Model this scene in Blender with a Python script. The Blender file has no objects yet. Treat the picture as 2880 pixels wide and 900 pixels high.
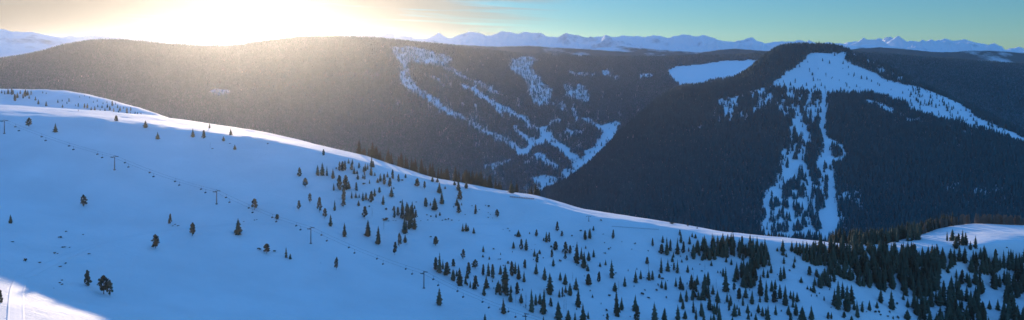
import bpy, math, random
import numpy as np
random.seed(7); rng = np.random.default_rng(7)
R = math.radians
# ------------------------------------------------------------------ camera model
# A level camera with vertical shift.  (px, py) are pixels of the 2880x900 photograph; y is metres ahead.
F = 2260.0; CX = 1440.0; HY = 140.0; CAMZ = 430.0
def wx(px, y): return (px - CX) / F * y
def wz(py, y): return CAMZ + (HY - py) / F * y
def to_px(x, y): return CX + F * x / y
def to_py(z, y): return HY - F * (z - CAMZ) / y

SUN_AZ, SUN_EL = -17.5, 5.6          # degrees right of +Y, above the horizon

scene = bpy.context.scene
col = scene.collection
# ------------------------------------------------------------------ noise
_P = rng.permutation(4096).astype(np.int64)
_G = rng.uniform(-1, 1, 4096)
def vnoise(x, y, seed=0):
    xi = np.floor(x).astype(np.int64); yi = np.floor(y).astype(np.int64)
    fx = x - xi; fy = y - yi
    fx = fx*fx*fx*(fx*(fx*6-15)+10); fy = fy*fy*fy*(fy*(fy*6-15)+10)
    def h(a, b): return _G[_P[(a + _P[(b + seed*131) & 4095]) & 4095]]
    return (h(xi, yi)*(1-fx) + h(xi+1, yi)*fx)*(1-fy) + (h(xi, yi+1)*(1-fx) + h(xi+1, yi+1)*fx)*fy
def fbm(x, y, octv=4, seed=0, gain=.5):
    s = 0; a = 1; t = 0
    for o in range(octv):
        s = s + a*vnoise(x*2**o + 17.3*o, y*2**o - 9.1*o, seed+o); t += a; a *= gain
    return s/t
def ridged(x, y, octv=5, seed=0):
    s = 0; a = 1; t = 0
    for o in range(octv):
        n = 1 - np.abs(vnoise(x*2**o + 5.7*o, y*2**o + 3.3*o, seed+o)); s = s + a*n*n; t += a; a *= .5
    return s/t
def pchip(xk, yk, x):
    xk = np.asarray(xk, float); yk = np.asarray(yk, float)
    h = np.diff(xk); d = np.diff(yk)/h; m = np.zeros_like(yk)
    m[0] = d[0]; m[-1] = d[-1]
    for i in range(1, len(xk)-1):
        if d[i-1]*d[i] > 0:
            w1 = 2*h[i]+h[i-1]; w2 = h[i]+2*h[i-1]
            m[i] = (w1+w2)/(w1/d[i-1]+w2/d[i])
    x = np.clip(x, xk[0], xk[-1])
    i = np.clip(np.searchsorted(xk, x, side='right')-1, 0, len(xk)-2)
    t = (x-xk[i])/h[i]
    return ((2*t**3-3*t**2+1)*yk[i] + (t**3-2*t**2+t)*h[i]*m[i] + (-2*t**3+3*t**2)*yk[i+1] + (t**3-t**2)*h[i]*m[i+1])
def gsmooth(a, n):
    if n < 1: return a
    k = np.exp(-.5*(np.arange(-3*n, 3*n+1)/n)**2); k /= k.sum()
    return np.convolve(np.pad(a, 3*n, mode='edge'), k, mode='valid')
# ------------------------------------------------------------------ mesh helpers
def mesh_np(name, V, faces, mat, parent=None, smooth=False, quad=None):
    me = bpy.data.meshes.new(name)
    V = np.ascontiguousarray(V, np.float32); faces = np.ascontiguousarray(faces, np.int32)
    n = faces.shape[1]
    me.vertices.add(len(V)); me.vertices.foreach_set('co', V.ravel())
    me.loops.add(faces.size); me.loops.foreach_set('vertex_index', faces.ravel())
    me.polygons.add(len(faces)); me.polygons.foreach_set('loop_start', np.arange(0, faces.size, n, dtype=np.int32))
    me.polygons.foreach_set('use_smooth', np.full(len(faces), smooth, dtype=bool))
    me.materials.append(mat); me.update(calc_edges=True)
    o = bpy.data.objects.new(name, me); col.objects.link(o)
    if parent: o.parent = parent
    return o
class MB:
    """collects simple solids and builds them as one mesh"""
    def __init__(s): s.v = []; s.f = []
    def add(s, v, f):
        b = len(s.v); s.v += [tuple(p) for p in v]; s.f += [tuple(i+b for i in q) for q in f]
    def box(s, c, d, rz=0):
        c = np.array(c); ca, sa = math.cos(rz), math.sin(rz); vv = []
        for z in (-.5, .5):
            for (x, y) in ((-.5,-.5),(.5,-.5),(.5,.5),(-.5,.5)):
                X, Y = x*d[0], y*d[1]; vv.append((c[0]+X*ca-Y*sa, c[1]+X*sa+Y*ca, c[2]+z*d[2]))
        s.add(vv, [(3,2,1,0),(4,5,6,7),(0,1,5,4),(1,2,6,5),(2,3,7,6),(3,0,4,7)])
    def tube(s, pts, rad, n=6, cap=True):
        pts = [np.array(p, float) for p in pts]
        if not hasattr(rad, '__len__'): rad = [rad]*len(pts)
        vv = []; ff = []
        for i, p in enumerate(pts):
            t = pts[min(i+1, len(pts)-1)] - pts[max(i-1, 0)]; t /= np.linalg.norm(t)+1e-9
            a = np.cross(t, (0, 0, 1.0)) if abs(t[2]) < .9 else np.cross(t, (1.0, 0, 0)); a /= np.linalg.norm(a)
            b = np.cross(t, a)
            for k in range(n):
                q = 2*math.pi*k/n; vv.append(p + rad[i]*(a*math.cos(q)+b*math.sin(q)))
        for i in range(len(pts)-1):
            for k in range(n):
                ff.append((i*n+k, i*n+(k+1)%n, (i+1)*n+(k+1)%n, (i+1)*n+k))
        if cap: ff.append(tuple(range(n))[::-1]); ff.append(tuple((len(pts)-1)*n+k for k in range(n)))
        s.add(vv, ff)
    def build(s, name, mat, parent=None, smooth=False):
        me = bpy.data.meshes.new(name); me.from_pydata([tuple(map(float, p)) for p in s.v], [], s.f); me.materials.append(mat)
        if smooth:
            for p in me.polygons: p.use_smooth = True
        me.update(); o = bpy.data.objects.new(name, me); col.objects.link(o)
        if parent: o.parent = parent
        return o
def tag(o, label=None, cat=None, group=None, kind=None):
    if label: o['label'] = label
    if cat: o['category'] = cat
    if group: o['group'] = group
    if kind: o['kind'] = kind
    return o
def empty(name, loc, rz=0):
    o = bpy.data.objects.new(name, None); o.empty_display_size = .5; col.objects.link(o)
    o.location = loc; o.rotation_euler = (0, 0, rz); return o
# ------------------------------------------------------------------ materials
def newmat(name):
    m = bpy.data.materials.new(name); m.use_nodes = True; nt = m.node_tree
    return m, nt, nt.nodes['Principled BSDF']
def N(nt, typ, **kw):
    n = nt.nodes.new(typ)
    for k, v in kw.items(): setattr(n, k, v)
    return n
def noise_node(nt, scale, detail=4, rough=.5, vec=None, mapping=None):
    tc = N(nt, 'ShaderNodeTexCoord'); n = N(nt, 'ShaderNodeTexNoise')
    n.inputs['Scale'].default_value = scale; n.inputs['Detail'].default_value = detail; n.inputs['Roughness'].default_value = rough
    src = tc.outputs['Object']
    if mapping:
        mp = N(nt, 'ShaderNodeMapping'); mp.inputs['Scale'].default_value = mapping[0]; mp.inputs['Rotation'].default_value = mapping[1]
        nt.links.new(src, mp.inputs['Vector']); src = mp.outputs['Vector']
    nt.links.new(src, n.inputs['Vector']); return n
def ramp(nt, fac, stops):
    r = N(nt, 'ShaderNodeValToRGB'); el = r.color_ramp.elements
    while len(el) > 1: el.remove(el[-1])
    el[0].position = stops[0][0]; el[0].color = (*stops[0][1], 1)
    for p, c in stops[1:]:
        e = el.new(p); e.color = (*c, 1)
    nt.links.new(fac, r.inputs['Fac']); return r
def snow_mat(name, base=(.80, .82, .85), bumps=((.05, 1.2), (.6, .25), (3.0, .05)), sastrugi=0.0):
    m, nt, b = newmat(name)
    n = noise_node(nt, .02, 5)
    c = ramp(nt, n.outputs['Fac'], [(.3, tuple(v*.89 for v in base)), (.7, base)])
    nt.links.new(c.outputs['Color'], b.inputs['Base Color'])
    b.inputs['Roughness'].default_value = .75
    b.inputs['Specular IOR Level'].default_value = .25
    prev = None
    for sc, dist in bumps:
        nn = noise_node(nt, sc, 6, .6)
        bp = N(nt, 'ShaderNodeBump'); bp.inputs['Strength'].default_value = 1; bp.inputs['Distance'].default_value = dist
        nt.links.new(nn.outputs['Fac'], bp.inputs['Height'])
        if prev: nt.links.new(prev.outputs['Normal'], bp.inputs['Normal'])
        prev = bp
    if sastrugi:
        nn = noise_node(nt, 1.0, 5, .65, mapping=((.12, .5, .3), (0, 0, R(-25))))
        bp = N(nt, 'ShaderNodeBump'); bp.inputs['Strength'].default_value = 1; bp.inputs['Distance'].default_value = sastrugi
        nt.links.new(nn.outputs['Fac'], bp.inputs['Height']); nt.links.new(prev.outputs['Normal'], bp.inputs['Normal']); prev = bp
    nt.links.new(prev.outputs['Normal'], b.inputs['Normal'])
    return m
M = {}
M['snow'] = snow_mat('wind_packed_snow', bumps=((.03, 1.0), (.35, .22), (2.5, .05)), sastrugi=1.3)
M['road'] = snow_mat('groomed_snow', base=(.765, .785, .815), bumps=((.8, .08), (4., .03)))
M['snow_soft'] = snow_mat('soft_snow', bumps=((.08, 1.0), (.8, .2)))
def simple(name, colr, rough=.6, metal=0, var=.25, scale=3.0, objvar=0.0):
    m, nt, b = newmat(name)
    n = noise_node(nt, scale, 5, .6)
    c = ramp(nt, n.outputs['Fac'], [(.25, tuple(v*(1-var) for v in colr)), (.75, tuple(min(1, v*(1+var)) for v in colr))])
    out = c.outputs['Color']
    if objvar:
        oi = N(nt, 'ShaderNodeObjectInfo'); hs = N(nt, 'ShaderNodeHueSaturation')
        mr = N(nt, 'ShaderNodeMapRange'); mr.inputs['To Min'].default_value = 1-objvar; mr.inputs['To Max'].default_value = 1+objvar
        nt.links.new(oi.outputs['Random'], mr.inputs['Value']); nt.links.new(mr.outputs['Result'], hs.inputs['Value'])
        nt.links.new(out, hs.inputs['Color']); out = hs.outputs['Color']
    nt.links.new(out, b.inputs['Base Color']); b.inputs['Roughness'].default_value = rough; b.inputs['Metallic'].default_value = metal
    b.inputs['Specular IOR Level'].default_value = .2
    return m
M['spruce'] = simple('spruce_needles', (.062, .078, .052), .8, var=.45, scale=.9, objvar=.35)
M['pine'] = simple('pine_needles', (.085, .088, .058), .8, var=.45, scale=.7, objvar=.35)
M['shrub'] = simple('krummholz_needles', (.07, .08, .055), .8, var=.4, scale=2, objvar=.3)
M['bark'] = simple('bark', (.085, .06, .042), .9, var=.35, scale=4)
M['dead'] = simple('weathered_dead_wood', (.13, .105, .085), .9, var=.3, scale=4)
def hazed_dusted(name, lo, hi, snow, a, b_):  # pale bluish snow on boughs also puts the distance haze into the colour
    m, nt, b = newmat(name); n = noise_node(nt, .035, 5, .6); c = ramp(nt, n.outputs['Fac'], [(.3, lo), (.7, hi)])
    n2 = noise_node(nt, .16, 4, .7); mr = N(nt, 'ShaderNodeMapRange'); nt.links.new(n2.outputs['Fac'], mr.inputs['Value']); mr.inputs['From Min'].default_value = a; mr.inputs['From Max'].default_value = b_
    mx = N(nt, 'ShaderNodeMix', data_type='RGBA'); nt.links.new(mr.outputs['Result'], mx.inputs['Factor']); nt.links.new(c.outputs['Color'], mx.inputs['A']); mx.inputs['B'].default_value = (*snow, 1)
    nt.links.new(mx.outputs['Result'], b.inputs['Base Color']); b.inputs['Roughness'].default_value = .85; b.inputs['Specular IOR Level'].default_value = .15; return m
M['farforest'] = hazed_dusted('hazed_snowy_forest_needles', (.015, .10, .115), (.03, .14, .155), (.26, .36, .44), .48, .80)
M['darkforest'] = hazed_dusted('dark_forest_needles', (.010, .085, .10), (.018, .12, .135), (.2, .3, .36), .58, .90)
M['steel'] = simple('galvanised_steel', (.16, .17, .17), .5, .6, var=.2, scale=2)
M['darksteel'] = simple('dark_painted_steel', (.05, .06, .065), .5, .3, var=.2, scale=2)
M['cable'] = simple('steel_rope', (.10, .105, .11), .5, .6, var=.1)
M['seatmat'] = simple('dark_seat_padding', (.03, .035, .045), .6, var=.2)
M['fence'] = simple('red_brown_fence_slats', (.30, .13, .09), .8, var=.3)
M['wood'] = simple('weathered_wood', (.16, .11, .075), .8, var=.3)
M['glass'] = simple('dark_window', (.03, .035, .04), .2, var=.1)
M['rock'] = simple('grey_rock', (.14, .13, .125), .9, var=.4, scale=.5)

# ground seen under and between mid-distance trees: snow with brushy forest floor
def hill_mat(name, lo, hi, scale, detail=6, snow=(.78, .80, .84), dark=(.05, .055, .045)):
    m, nt, b = newmat(name)
    n = noise_node(nt, scale, detail, .62)
    c = ramp(nt, n.outputs['Fac'], [(lo, dark), (hi, snow)])
    n2 = noise_node(nt, scale*6, 5, .6)
    nt.links.new(c.outputs['Color'], b.inputs['Base Color']); b.inputs['Roughness'].default_value = .8
    b.inputs['Specular IOR Level'].default_value = .15
    bp = N(nt, 'ShaderNodeBump'); bp.inputs['Distance'].default_value = 1.5/scale*.02
    nt.links.new(n2.outputs['Fac'], bp.inputs['Height']); nt.links.new(bp.outputs['Normal'], b.inputs['Normal'])
    return m

# ------------------------------------------------------------------ terrain layers
class Layer:
    def __init__(s, px, ys, Z):
        s.px, s.ys, s.Z = px, ys, Z
        s.dx = px[1]-px[0]
        s.PY = HY - F*(Z-CAMZ)/ys[None, :]
    def z(s, px, y):
        px = np.asarray(px, float); y = np.asarray(y, float)
        i = np.clip((px-s.px[0])/s.dx, 0, len(s.px)-1.001); i0 = i.astype(int); fi = i-i0
        j = np.interp(y, s.ys, np.arange(len(s.ys))); j0 = np.minimum(j.astype(int), len(s.ys)-2); fj = j-j0
        Z = s.Z
        return (Z[i0, j0]*(1-fi)+Z[i0+1, j0]*fi)*(1-fj) + (Z[i0, j0+1]*(1-fi)+Z[i0+1, j0+1]*fi)*fj
    def zw(s, x, y): return s.z(to_px(np.asarray(x, float), np.asarray(y, float)), y)
    def find(s, px, py, ymin=0, ymax=1e9):
        """nearest visible y in column px that is seen at height py"""
        i = (px-s.px[0])/s.dx; i0 = int(i); f = i-i0
        c = s.PY[i0]*(1-f)+s.PY[i0+1]*f
        run = 1e9
        for j in range(len(s.ys)-1):
            if s.ys[j] < ymin: continue
            if s.ys[j] > ymax: break
            if c[j] >= py >= c[j+1]:
                t = (c[j]-py)/(c[j]-c[j+1]+1e-9); return s.ys[j]+t*(s.ys[j+1]-s.ys[j])
        ok = (s.ys > ymin) & (s.ys < ymax); jj = np.argmin(np.where(ok, np.abs(c-py), 1e9)); return s.ys[jj]
    def mesh(s, name, mat):
        X = (s.px[:, None]-CX)/F*s.ys[None, :]; Y = np.broadcast_to(s.ys[None, :], X.shape)
        V = np.stack([X, Y, s.Z], -1).reshape(-1, 3)
        nx, ny = X.shape; a = (np.arange(nx-1)[:, None]*ny+np.arange(ny-1)[None, :]).ravel()
        return mesh_np(name, V, np.stack([a, a+ny, a+ny+1, a+1], 1), mat, smooth=True)
def build_layer(stations, px, ys, smooth_px=8, smooth_y=0, knots_mode='py'):
    sp = [s[0] for s in stations]; nk = len(stations[0][1])
    yk = np.zeros((nk, len(px))); zk = np.zeros((nk, len(px)))
    for k in range(nk):
        a = [s[1][k][0] for s in stations]; b = []
        for s in stations:
            y, v = s[1][k]
            b.append(v[0]+CAMZ if isinstance(v, tuple) else wz(v, y))      # (z,) gives a height, a bare number a py
        yk[k] = gsmooth(pchip(sp, a, px), smooth_px); zk[k] = gsmooth(pchip(sp, b, px), smooth_px)
    Z = np.zeros((len(px), len(ys)))
    for i in range(len(px)): Z[i] = pchip(yk[:, i], zk[:, i], ys)
    return Z

# --- foreground slope
# px: crest(y,py), lit band dr, m3(y,z), m2, m1, b(y,z)
FG = [(-500,(1000,285),150,(740,-80),(620,-108),(450,-112),(330,-104)),
      (0,  (1000,294),150,(740,-86),(620,-117),(455,-121),(330,-111)),
      (250,(1000,309),130,(740,-96),(620,-130),(452,-137.5),(376,-126.5)),
      (500,(980,336),115,(745,-106),(640,-136),(512,-153),(448,-150.5)),
      (750,(950,374),105,(740,-121),(650,-148),(550,-166),(500,-168)),
      (1000,(920,434),85,(750,-137),(680,-160),(580,-175),(530,-178)),
      (1250,(910,505),60,(785,-161),(700,-178),(620,-186),(560,-189)),
      (1400,(905,534),50,(790,-173),(700,-185),(630,-192),(580,-196)),
      (1500,(900,549),45,(790,-179),(700,-190),(640,-197),(600,-202)),
      (1660,(885,592),45,(780,-191),(708,-203),(660,-208),(625,-211)),
      (1750,(880,604),50,(770,-197),(710,-208),(670,-213),(640,-215)),
      (1860,(865,622),45,(770,-200),(710,-211),(675,-216),(650,-219)),
      (2000,(850,647),40,(765,-205),(710,-215),(680,-220),(660,-223)),
      (2300,(830,680),40,(755,-211),(720,-220),(700,-225),(680,-229)),
      (2420,(850,690),45,(775,-219),(735,-228),(712,-232),(695,-236)),
      (2550,(940,672),80,(830,-233),(780,-241),(750,-245),(735,-248)),
      (2640,(1030,643),150,(840,-241),(800,-247),(765,-251),(750,-254)),
      (2740,(1070,629),185,(840,-248),(820,-252),(780,-256),(765,-259)),
      (2880,(1080,632),135,(890,-251),(820,-258),(780,-262),(768,-264)),
      (3400,(1080,650),90,(900,-262),(820,-270),(780,-274),(768,-276))]
st = []
for px_, c, dr, m3, m2, m1, b in FG:
    zc = (HY-c[1])/F*c[0]; g_ = (c[1]-HY)/F*(.4 if px_ < 700 else .5 if px_ < 2500 else .42)
    z0 = b[1]+6 if px_ <= 250 else b[1]-22
    st.append((px_, [(150, (z0,)), (b[0], (b[1],)), (m1[0], (m1[1],)), (m2[0], (m2[1],)), (m3[0], (m3[1],)),
                     (c[0]-dr, (zc+g_*dr,)), (c[0]-dr*.45, (zc+g_*dr*.5,)), (c[0], (zc,)), (c[0]+80, (zc-26,)), (c[0]+260, (zc-95,)), (c[0]+700, (zc-260,)), (c[0]+1100, (zc-330,))]))
pxF = np.arange(-600, 3481, 5.0)
ysF = np.concatenate([np.arange(150, 300, 10), np.arange(300, 1120, 2.6), np.arange(1122, 1500, 12), np.arange(1500, 2000, 50)])
ZF = build_layer(st, pxF, ysF, 6)
XF = (pxF[:, None]-CX)/F*ysF[None, :]; YF = np.broadcast_to(ysF[None, :], XF.shape)
ZF = ZF + 1.5*fbm(XF/140, YF/140, 3, 3) + .5*fbm(XF/32, YF/26, 3, 9) + .10*fbm(XF/7, YF/5, 3, 5)
# faint bench of the old cat road across the slope
cd_ = np.abs(YF - np.interp(pxF, [f[0] for f in FG], [f[1][0]-f[2]*.6 for f in FG])[:, None])
ZF = ZF + (1.7*fbm(XF/85, YF/38, 3, 15) + .55*fbm(XF/24, YF/10, 3, 16))*np.exp(-(cd_/90)**2)
Fg = Layer(pxF, ysF, ZF)
Fg.mesh('snow_slope', M['snow'])['kind'] = 'structure'
crest_px = np.array([f[0] for f in FG], float); crest_py = np.array([f[1][1] for f in FG], float); crest_y = np.array([f[1][0] for f in FG], float)
def crestpy(px): return np.interp(px, crest_px, crest_py)
def cresty(px): return np.interp(px, crest_px, crest_y)
def fpos(px, py):
    y = Fg.find(px, py, 200, float(cresty(px))+20); return wx(px, y), y, float(Fg.z(px, y))

# --- second ridge behind the crest at the left
ST2 = []
for p, cy, cp in [(-500,1560,236),(0,1530,249),(100,1510,252),(180,1500,254),(250,1480,266),(330,1450,286),(400,1420,306),(460,1390,326),(540,1360,352),(700,1330,400),(900,1300,470)]:
    zc = (HY-cp)/F*cy
    ST2.append((p, [(1080, (zc-95,)), (cy-300, (zc-50,)), (cy-120, (zc-19,)), (cy-25, (zc-1.5,)), (cy, (zc,)), (cy+80, (zc-26,)), (cy+400, (zc-140,))]))
px2 = np.arange(-600, 901, 5.0); ys2 = np.concatenate([np.arange(1080, 1600, 6), np.arange(1600, 1900, 20)])
Z2 = build_layer(ST2, px2, ys2, 4)
X2 = (px2[:, None]-CX)/F*ys2[None, :]; Y2 = np.broadcast_to(ys2[None, :], X2.shape)
Z2 = Z2 + 1.6*fbm(X2/90, Y2/90, 3, 21) + .7*fbm(X2/22, Y2/22, 2, 22)
Bk = Layer(px2, ys2, Z2); Bk.mesh('snow_ridge', M['snow_soft'])['kind'] = 'structure'

# --- far side of the valley (left and back)
V8 = 8
ST = [(-600,[(1500,(-260,)),(2000,300),(2600,240),(3000,215),(3300,190),(3500,180),(4300,(-170,))]),
      (0,  [(1500,(-260,)),(2000,300),(2600,240),(3000,205),(3300,182),(3500,173),(4300,(-170,))]),
      (110,[(1500,(-280,)),(2000,320),(2600,240),(3000,195),(3300,168),(3500,155),(4300,(-140,))]),
      (250,[(1500,(-300,)),(2000,345),(2600,255),(3000,195),(3300,145),(3500,120),(4300,(-120,))]),
      (320,[(1500,(-300,)),(2000,355),(2600,258),(3000,195),(3300,142),(3500,116),(4300,(-120,))]),
      (500,[(1500,(-320,)),(2050,380),(2600,285),(3000,205),(3300,155),(3500,133),(4300,(-120,))]),
      (620,[(1500,(-340,)),(2100,400),(2600,300),(3000,212),(3300,160),(3500,138),(4300,(-120,))]),
      (860,[(1500,(-370,)),(2100,450),(2500,360),(2900,250),(3300,150),(3500,112),(4300,(-120,))]),
      (1060,[(1500,(-410,)),(2150,500),(2500,400),(2900,265),(3250,155),(3450,114),(4300,(-120,))]),
      (1180,[(1500,(-430,)),(2150,530),(2500,415),(2900,280),(3300,165),(3550,128),(4400,(-120,))]),
      (1300,[(1500,(-440,)),(2150,560),(2450,445),(2850,305),(3400,185),(3700,140),(4600,(-150,))]),
      (1420,[(1500,(-450,)),(2200,570),(2450,465),(2850,320),(3450,200),(3900,153),(4700,(-160,))]),
      (1500,[(1500,(-450,)),(2230,575),(2450,478),(2850,335),(3500,210),(4000,157),(4800,(-170,))]),
      (1610,[(1500,(-450,)),(2300,540),(2550,470),(2850,360),(3500,220),(4100,163),(4900,(-180,))]),
      (1722,[(1500,(-450,)),(2400,480),(2800,375),(3100,300),(3500,228),(4200,166),(5000,(-180,))]),
      (1900,[(1500,(-450,)),(2500,430),(2950,310),(3200,262),(3600,218),(4200,165),(5000,(-180,))]),
      (2100,[(1500,(-450,)),(2600,400),(3000,280),(3300,235),(3700,195),(4100,158),(5000,(-180,))]),
      (2290,[(1500,(-450,)),(2700,400),(3000,280),(3200,230),(3400,180),(3600,150),(4400,(-150,))]),
      (2450,[(1500,(-450,)),(2700,380),(3000,275),(3200,220),(3400,180),(3600,157),(4400,(-150,))]),
      (2600,[(1500,(-450,)),(2600,400),(2950,290),(3150,240),(3400,195),(3700,168),(4400,(-150,))]),
      (2750,[(1500,(-450,)),(2500,430),(2850,320),(3100,262),(3350,212),(3700,178),(4400,(-160,))]),
      (2880,[(1500,(-450,)),(2400,470),(2700,370),(3000,292),(3300,226),(3700,187),(4400,(-170,))]),
      (3500,[(1500,(-450,)),(2200,560),(2600,450),(3000,340),(3300,260),(3700,210),(4400,(-200,))])]
pxL = np.arange(-600, 3481, 5.0); ysL = np.concatenate([np.arange(1500, 1900, 20.), np.arange(1900, 4350, 8.0), np.arange(4350, 4900, 25.)])
ZL = build_layer(ST, pxL, ysL, 5)
XL = (pxL[:, None]-CX)/F*ysL[None, :]; YL = np.broadcast_to(ysL[None, :], XL.shape)
def midnoise(X, Y, s): return 15*fbm(X/330, Y/330, 3, s) + 9*(ridged(X/150, Y/150, 3, s+5)-.6) + 1.2*fbm(X/30, Y/30, 2, s+9)
ZL = ZL + midnoise(XL, YL, 31)*np.clip((3800-YL)/600, .35, 1)
Lf = Layer(pxL, ysL, ZL)

# --- right-hand mountain with the ski runs
SR = [(1380,[(1400,(-460,)),(1500,700),(1600,690),(1700,680),(1800,670),(1850,660),(2100,(-480,))]),
      (1450,[(1400,(-450,)),(1500,660),(1600,640),(1700,625),(1800,612),(1850,608),(2150,(-470,))]),
      (1520,[(1400,(-440,)),(1500,650),(1650,610),(1750,580),(1850,566),(1920,556),(2250,(-440,))]),
      (1600,[(1400,(-430,)),(1500,650),(1680,600),(1820,570),(1960,532),(2050,518),(2400,(-420,))]),
      (1722,[(1400,(-420,)),(1550,640),(1780,540),(1980,482),(2200,428),(2350,400),(2750,(-380,))]),
      (1900,[(1400,(-420,)),(1550,660),(1850,520),(2150,400),(2450,310),(2700,258),(3150,(-300,))]),
      (2050,[(1400,(-420,)),(1600,660),(1900,510),(2250,370),(2600,285),(2850,236),(3350,(-240,))]),
      (2115,[(1400,(-430,)),(1620,670),(1920,510),(2300,358),(2700,245),(2980,192),(3500,(-170,))]),
      (2150,[(1400,(-430,)),(1620,670),(1920,510),(2300,355),(2700,232),(2990,158),(3500,(-150,))]),
      (2200,[(1400,(-440,)),(1650,675),(1950,510),(2350,345),(2750,218),(3040,133),(3600,(-120,))]),
      (2290,[(1400,(-450,)),(1700,680),(2000,505),(2400,338),(2780,215),(3060,130),(3600,(-110,))]),
      (2360,[(1400,(-450,)),(1700,680),(1980,515),(2400,342),(2750,230),(3060,140),(3600,(-110,))]),
      (2450,[(1400,(-450,)),(1680,690),(1950,540),(2350,370),(2680,265),(2980,178),(3500,(-140,))]),
      (2600,[(1400,(-440,)),(1600,690),(1850,570),(2200,415),(2480,320),(2720,245),(3200,(-260,))]),
      (2750,[(1400,(-430,)),(1550,700),(1750,600),(2080,455),(2320,370),(2520,308),(3000,(-320,))]),
      (2880,[(1400,(-420,)),(1500,700),(1680,610),(1950,495),(2170,425),(2350,375),(2800,(-350,))]),
      (3500,[(1350,(-400,)),(1400,720),(1500,680),(1700,610),(1900,560),(2050,530),(2500,(-380,))])]
pxR = np.arange(1380, 3481, 4.0); ysR = np.arange(1400, 3600, 7.0)
ZR = build_layer(SR, pxR, ysR, 5)
XR = (pxR[:, None]-CX)/F*ysR[None, :]; YR = np.broadcast_to(ysR[None, :], XR.shape)
ZR = ZR + .75*midnoise(XR, YR, 61)
def seg_dist(X, Y, P):
    """distance to a polyline, side (+left of travel), and parameter"""
    best = np.full(X.shape, 1e9); side = np.zeros(X.shape); par = np.zeros(X.shape)
    for k in range(len(P)-1):
        ax, ay = P[k]; bx, by = P[k+1]; dx, dy = bx-ax, by-ay; L2 = dx*dx+dy*dy+1e-9
        t = np.clip(((X-ax)*dx+(Y-ay)*dy)/L2, 0, 1); qx, qy = ax+t*dx, ay+t*dy
        d = np.hypot(X-qx, Y-qy); m = d < best
        best = np.where(m, d, best); side = np.where(m, np.sign(dx*(Y-ay)-dy*(X-ax)), side); par = np.where(m, k+t, par)
    return best, side, par
# the wind lip that catches the sun
LIP = [(wx(p, y), y) for p, y in [(2289,3000),(2296,2930),(2297,2860),(2288,2780),(2276,2720),(2256,2690),(2225,2650),(2190,2600)]]
d, sd, par = seg_dist(XR, YR, LIP)
sgn = d*sd                                                     # positive to the right-hand side seen from the camera
amp = np.interp(par, [0, .6, 3, 5, 6.6, 7], [0, 6, 8, 8, 6, 0])
ZR = ZR + amp*(1/(1+np.exp(-sgn/4.0)))*np.exp(-np.maximum(sgn, 0)/160)*np.exp(-np.maximum(-sgn, 0)/400)
Rt = Layer(pxR, ysR, ZR)
r_top = np.array([s[0] for s in SR], float); r_toppy = np.array([s[1][5][1] for s in SR], float)

M['forestfloor'] = hill_mat('snowy_forest_floor', .20, .42, .05)

# --- one broad ground sheet under everything, out to the horizon
gp = np.linspace(-1500, 4400, 60); gy = np.concatenate([[-1200., 60.], np.geomspace(100, 30000, 60)])
GX = np.linspace(-8900, 8900, 90); GY = np.linspace(-990, 8990, 60)
gx, gyy = np.meshgrid(GX, GY, indexing='ij')
gz = CAMZ - 500 + 0*gx
a = (np.arange(89)[:, None]*60+np.arange(59)[None, :]).ravel()
mesh_np('ground', np.stack([gx, gyy, gz], -1).reshape(-1, 3), np.stack([a, a+60, a+61, a+1], 1), M['snow_soft'])['kind'] = 'structure'

# --- far wooded hills
def far_layer(name, sky, y0, yc, y1, zfront, namp, mat, dxp=6, nrow=70, seed=80, zback=-250, rid=.5, npx=(-600, 3480), nscale=900, jag=1.5):
    px = np.arange(npx[0], npx[1], float(dxp)); ys = np.concatenate([np.linspace(y0, yc, nrow), np.linspace(yc, y1, nrow//3)[1:]])
    sp = [s[0] for s in sky]; top = (HY-np.interp(px, sp, [s[1] for s in sky]))/F*yc
    top = top + jag*(fbm(px/22, px*0+seed, 4, seed+3, .65))*yc/F
    X = (px[:, None]-CX)/F*ys[None, :]; Y = np.broadcast_to(ys[None, :], X.shape)
    t = np.clip((ys-y0)/(yc-y0), 0, 1)[None, :]; tb = np.clip((ys-yc)/(y1-yc), 0, 1)[None, :]
    zf = zfront if not callable(zfront) else zfront(px)[:, None]
    prof = t**1.25
    n = (ridged(X/nscale, Y/nscale, 5, seed)-.62)*rid + fbm(X/nscale*.7, Y/nscale*.7, 4, seed+7)*(1-rid)
    Z = CAMZ + zf*(1-prof) + top[:, None]*prof + namp*n*np.sin(np.pi*np.clip(t, 0, 1)*.97)**.8
    Z = Z*(1-tb**1.3) + (CAMZ+zback)*tb**1.3
    L = Layer(px, ys, Z); o = L.mesh(name, mat); o['kind'] = 'structure'; return L
M['farhill'] = hill_mat('far_wooded_hill', .56, .72, .0035, 8, dark=(.06, .115, .125))
H1 = [(-600,200),(1000,200),(1150,150),(1230,130),(1300,126),(1400,131),(1480,128),(1560,134),(1640,137),(1720,143),(1850,150),(1960,150),(2020,140),(2070,136),(2140,142),(2300,150),(2420,136),(2480,132),(2560,140),(2650,148),(2740,142),(2800,143),(2880,150),(3480,160)]
far_layer('far_wooded_hills', H1, 4200, 4700, 5100, -140, 46, M['farhill'], seed=81, nscale=620)
H2 = [(-600,200),(1100,170),(1250,140),(1330,133),(1420,136),(1530,139),(1640,142),(1690,133),(1750,128),(1800,135),(1900,142),(2000,146),(2100,146),(2250,140),(2380,128),(2440,125),(2520,131),(2600,142),(2880,146),(3480,150)]
M['midfar'] = hill_mat('patchy_snow_hill', .38, .52, .0022, 8, dark=(.06, .115, .125))
far_layer('snowy_foothills', H2, 4700, 5250, 5600, -75, 55, M['midfar'], seed=91, nscale=650)
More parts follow.
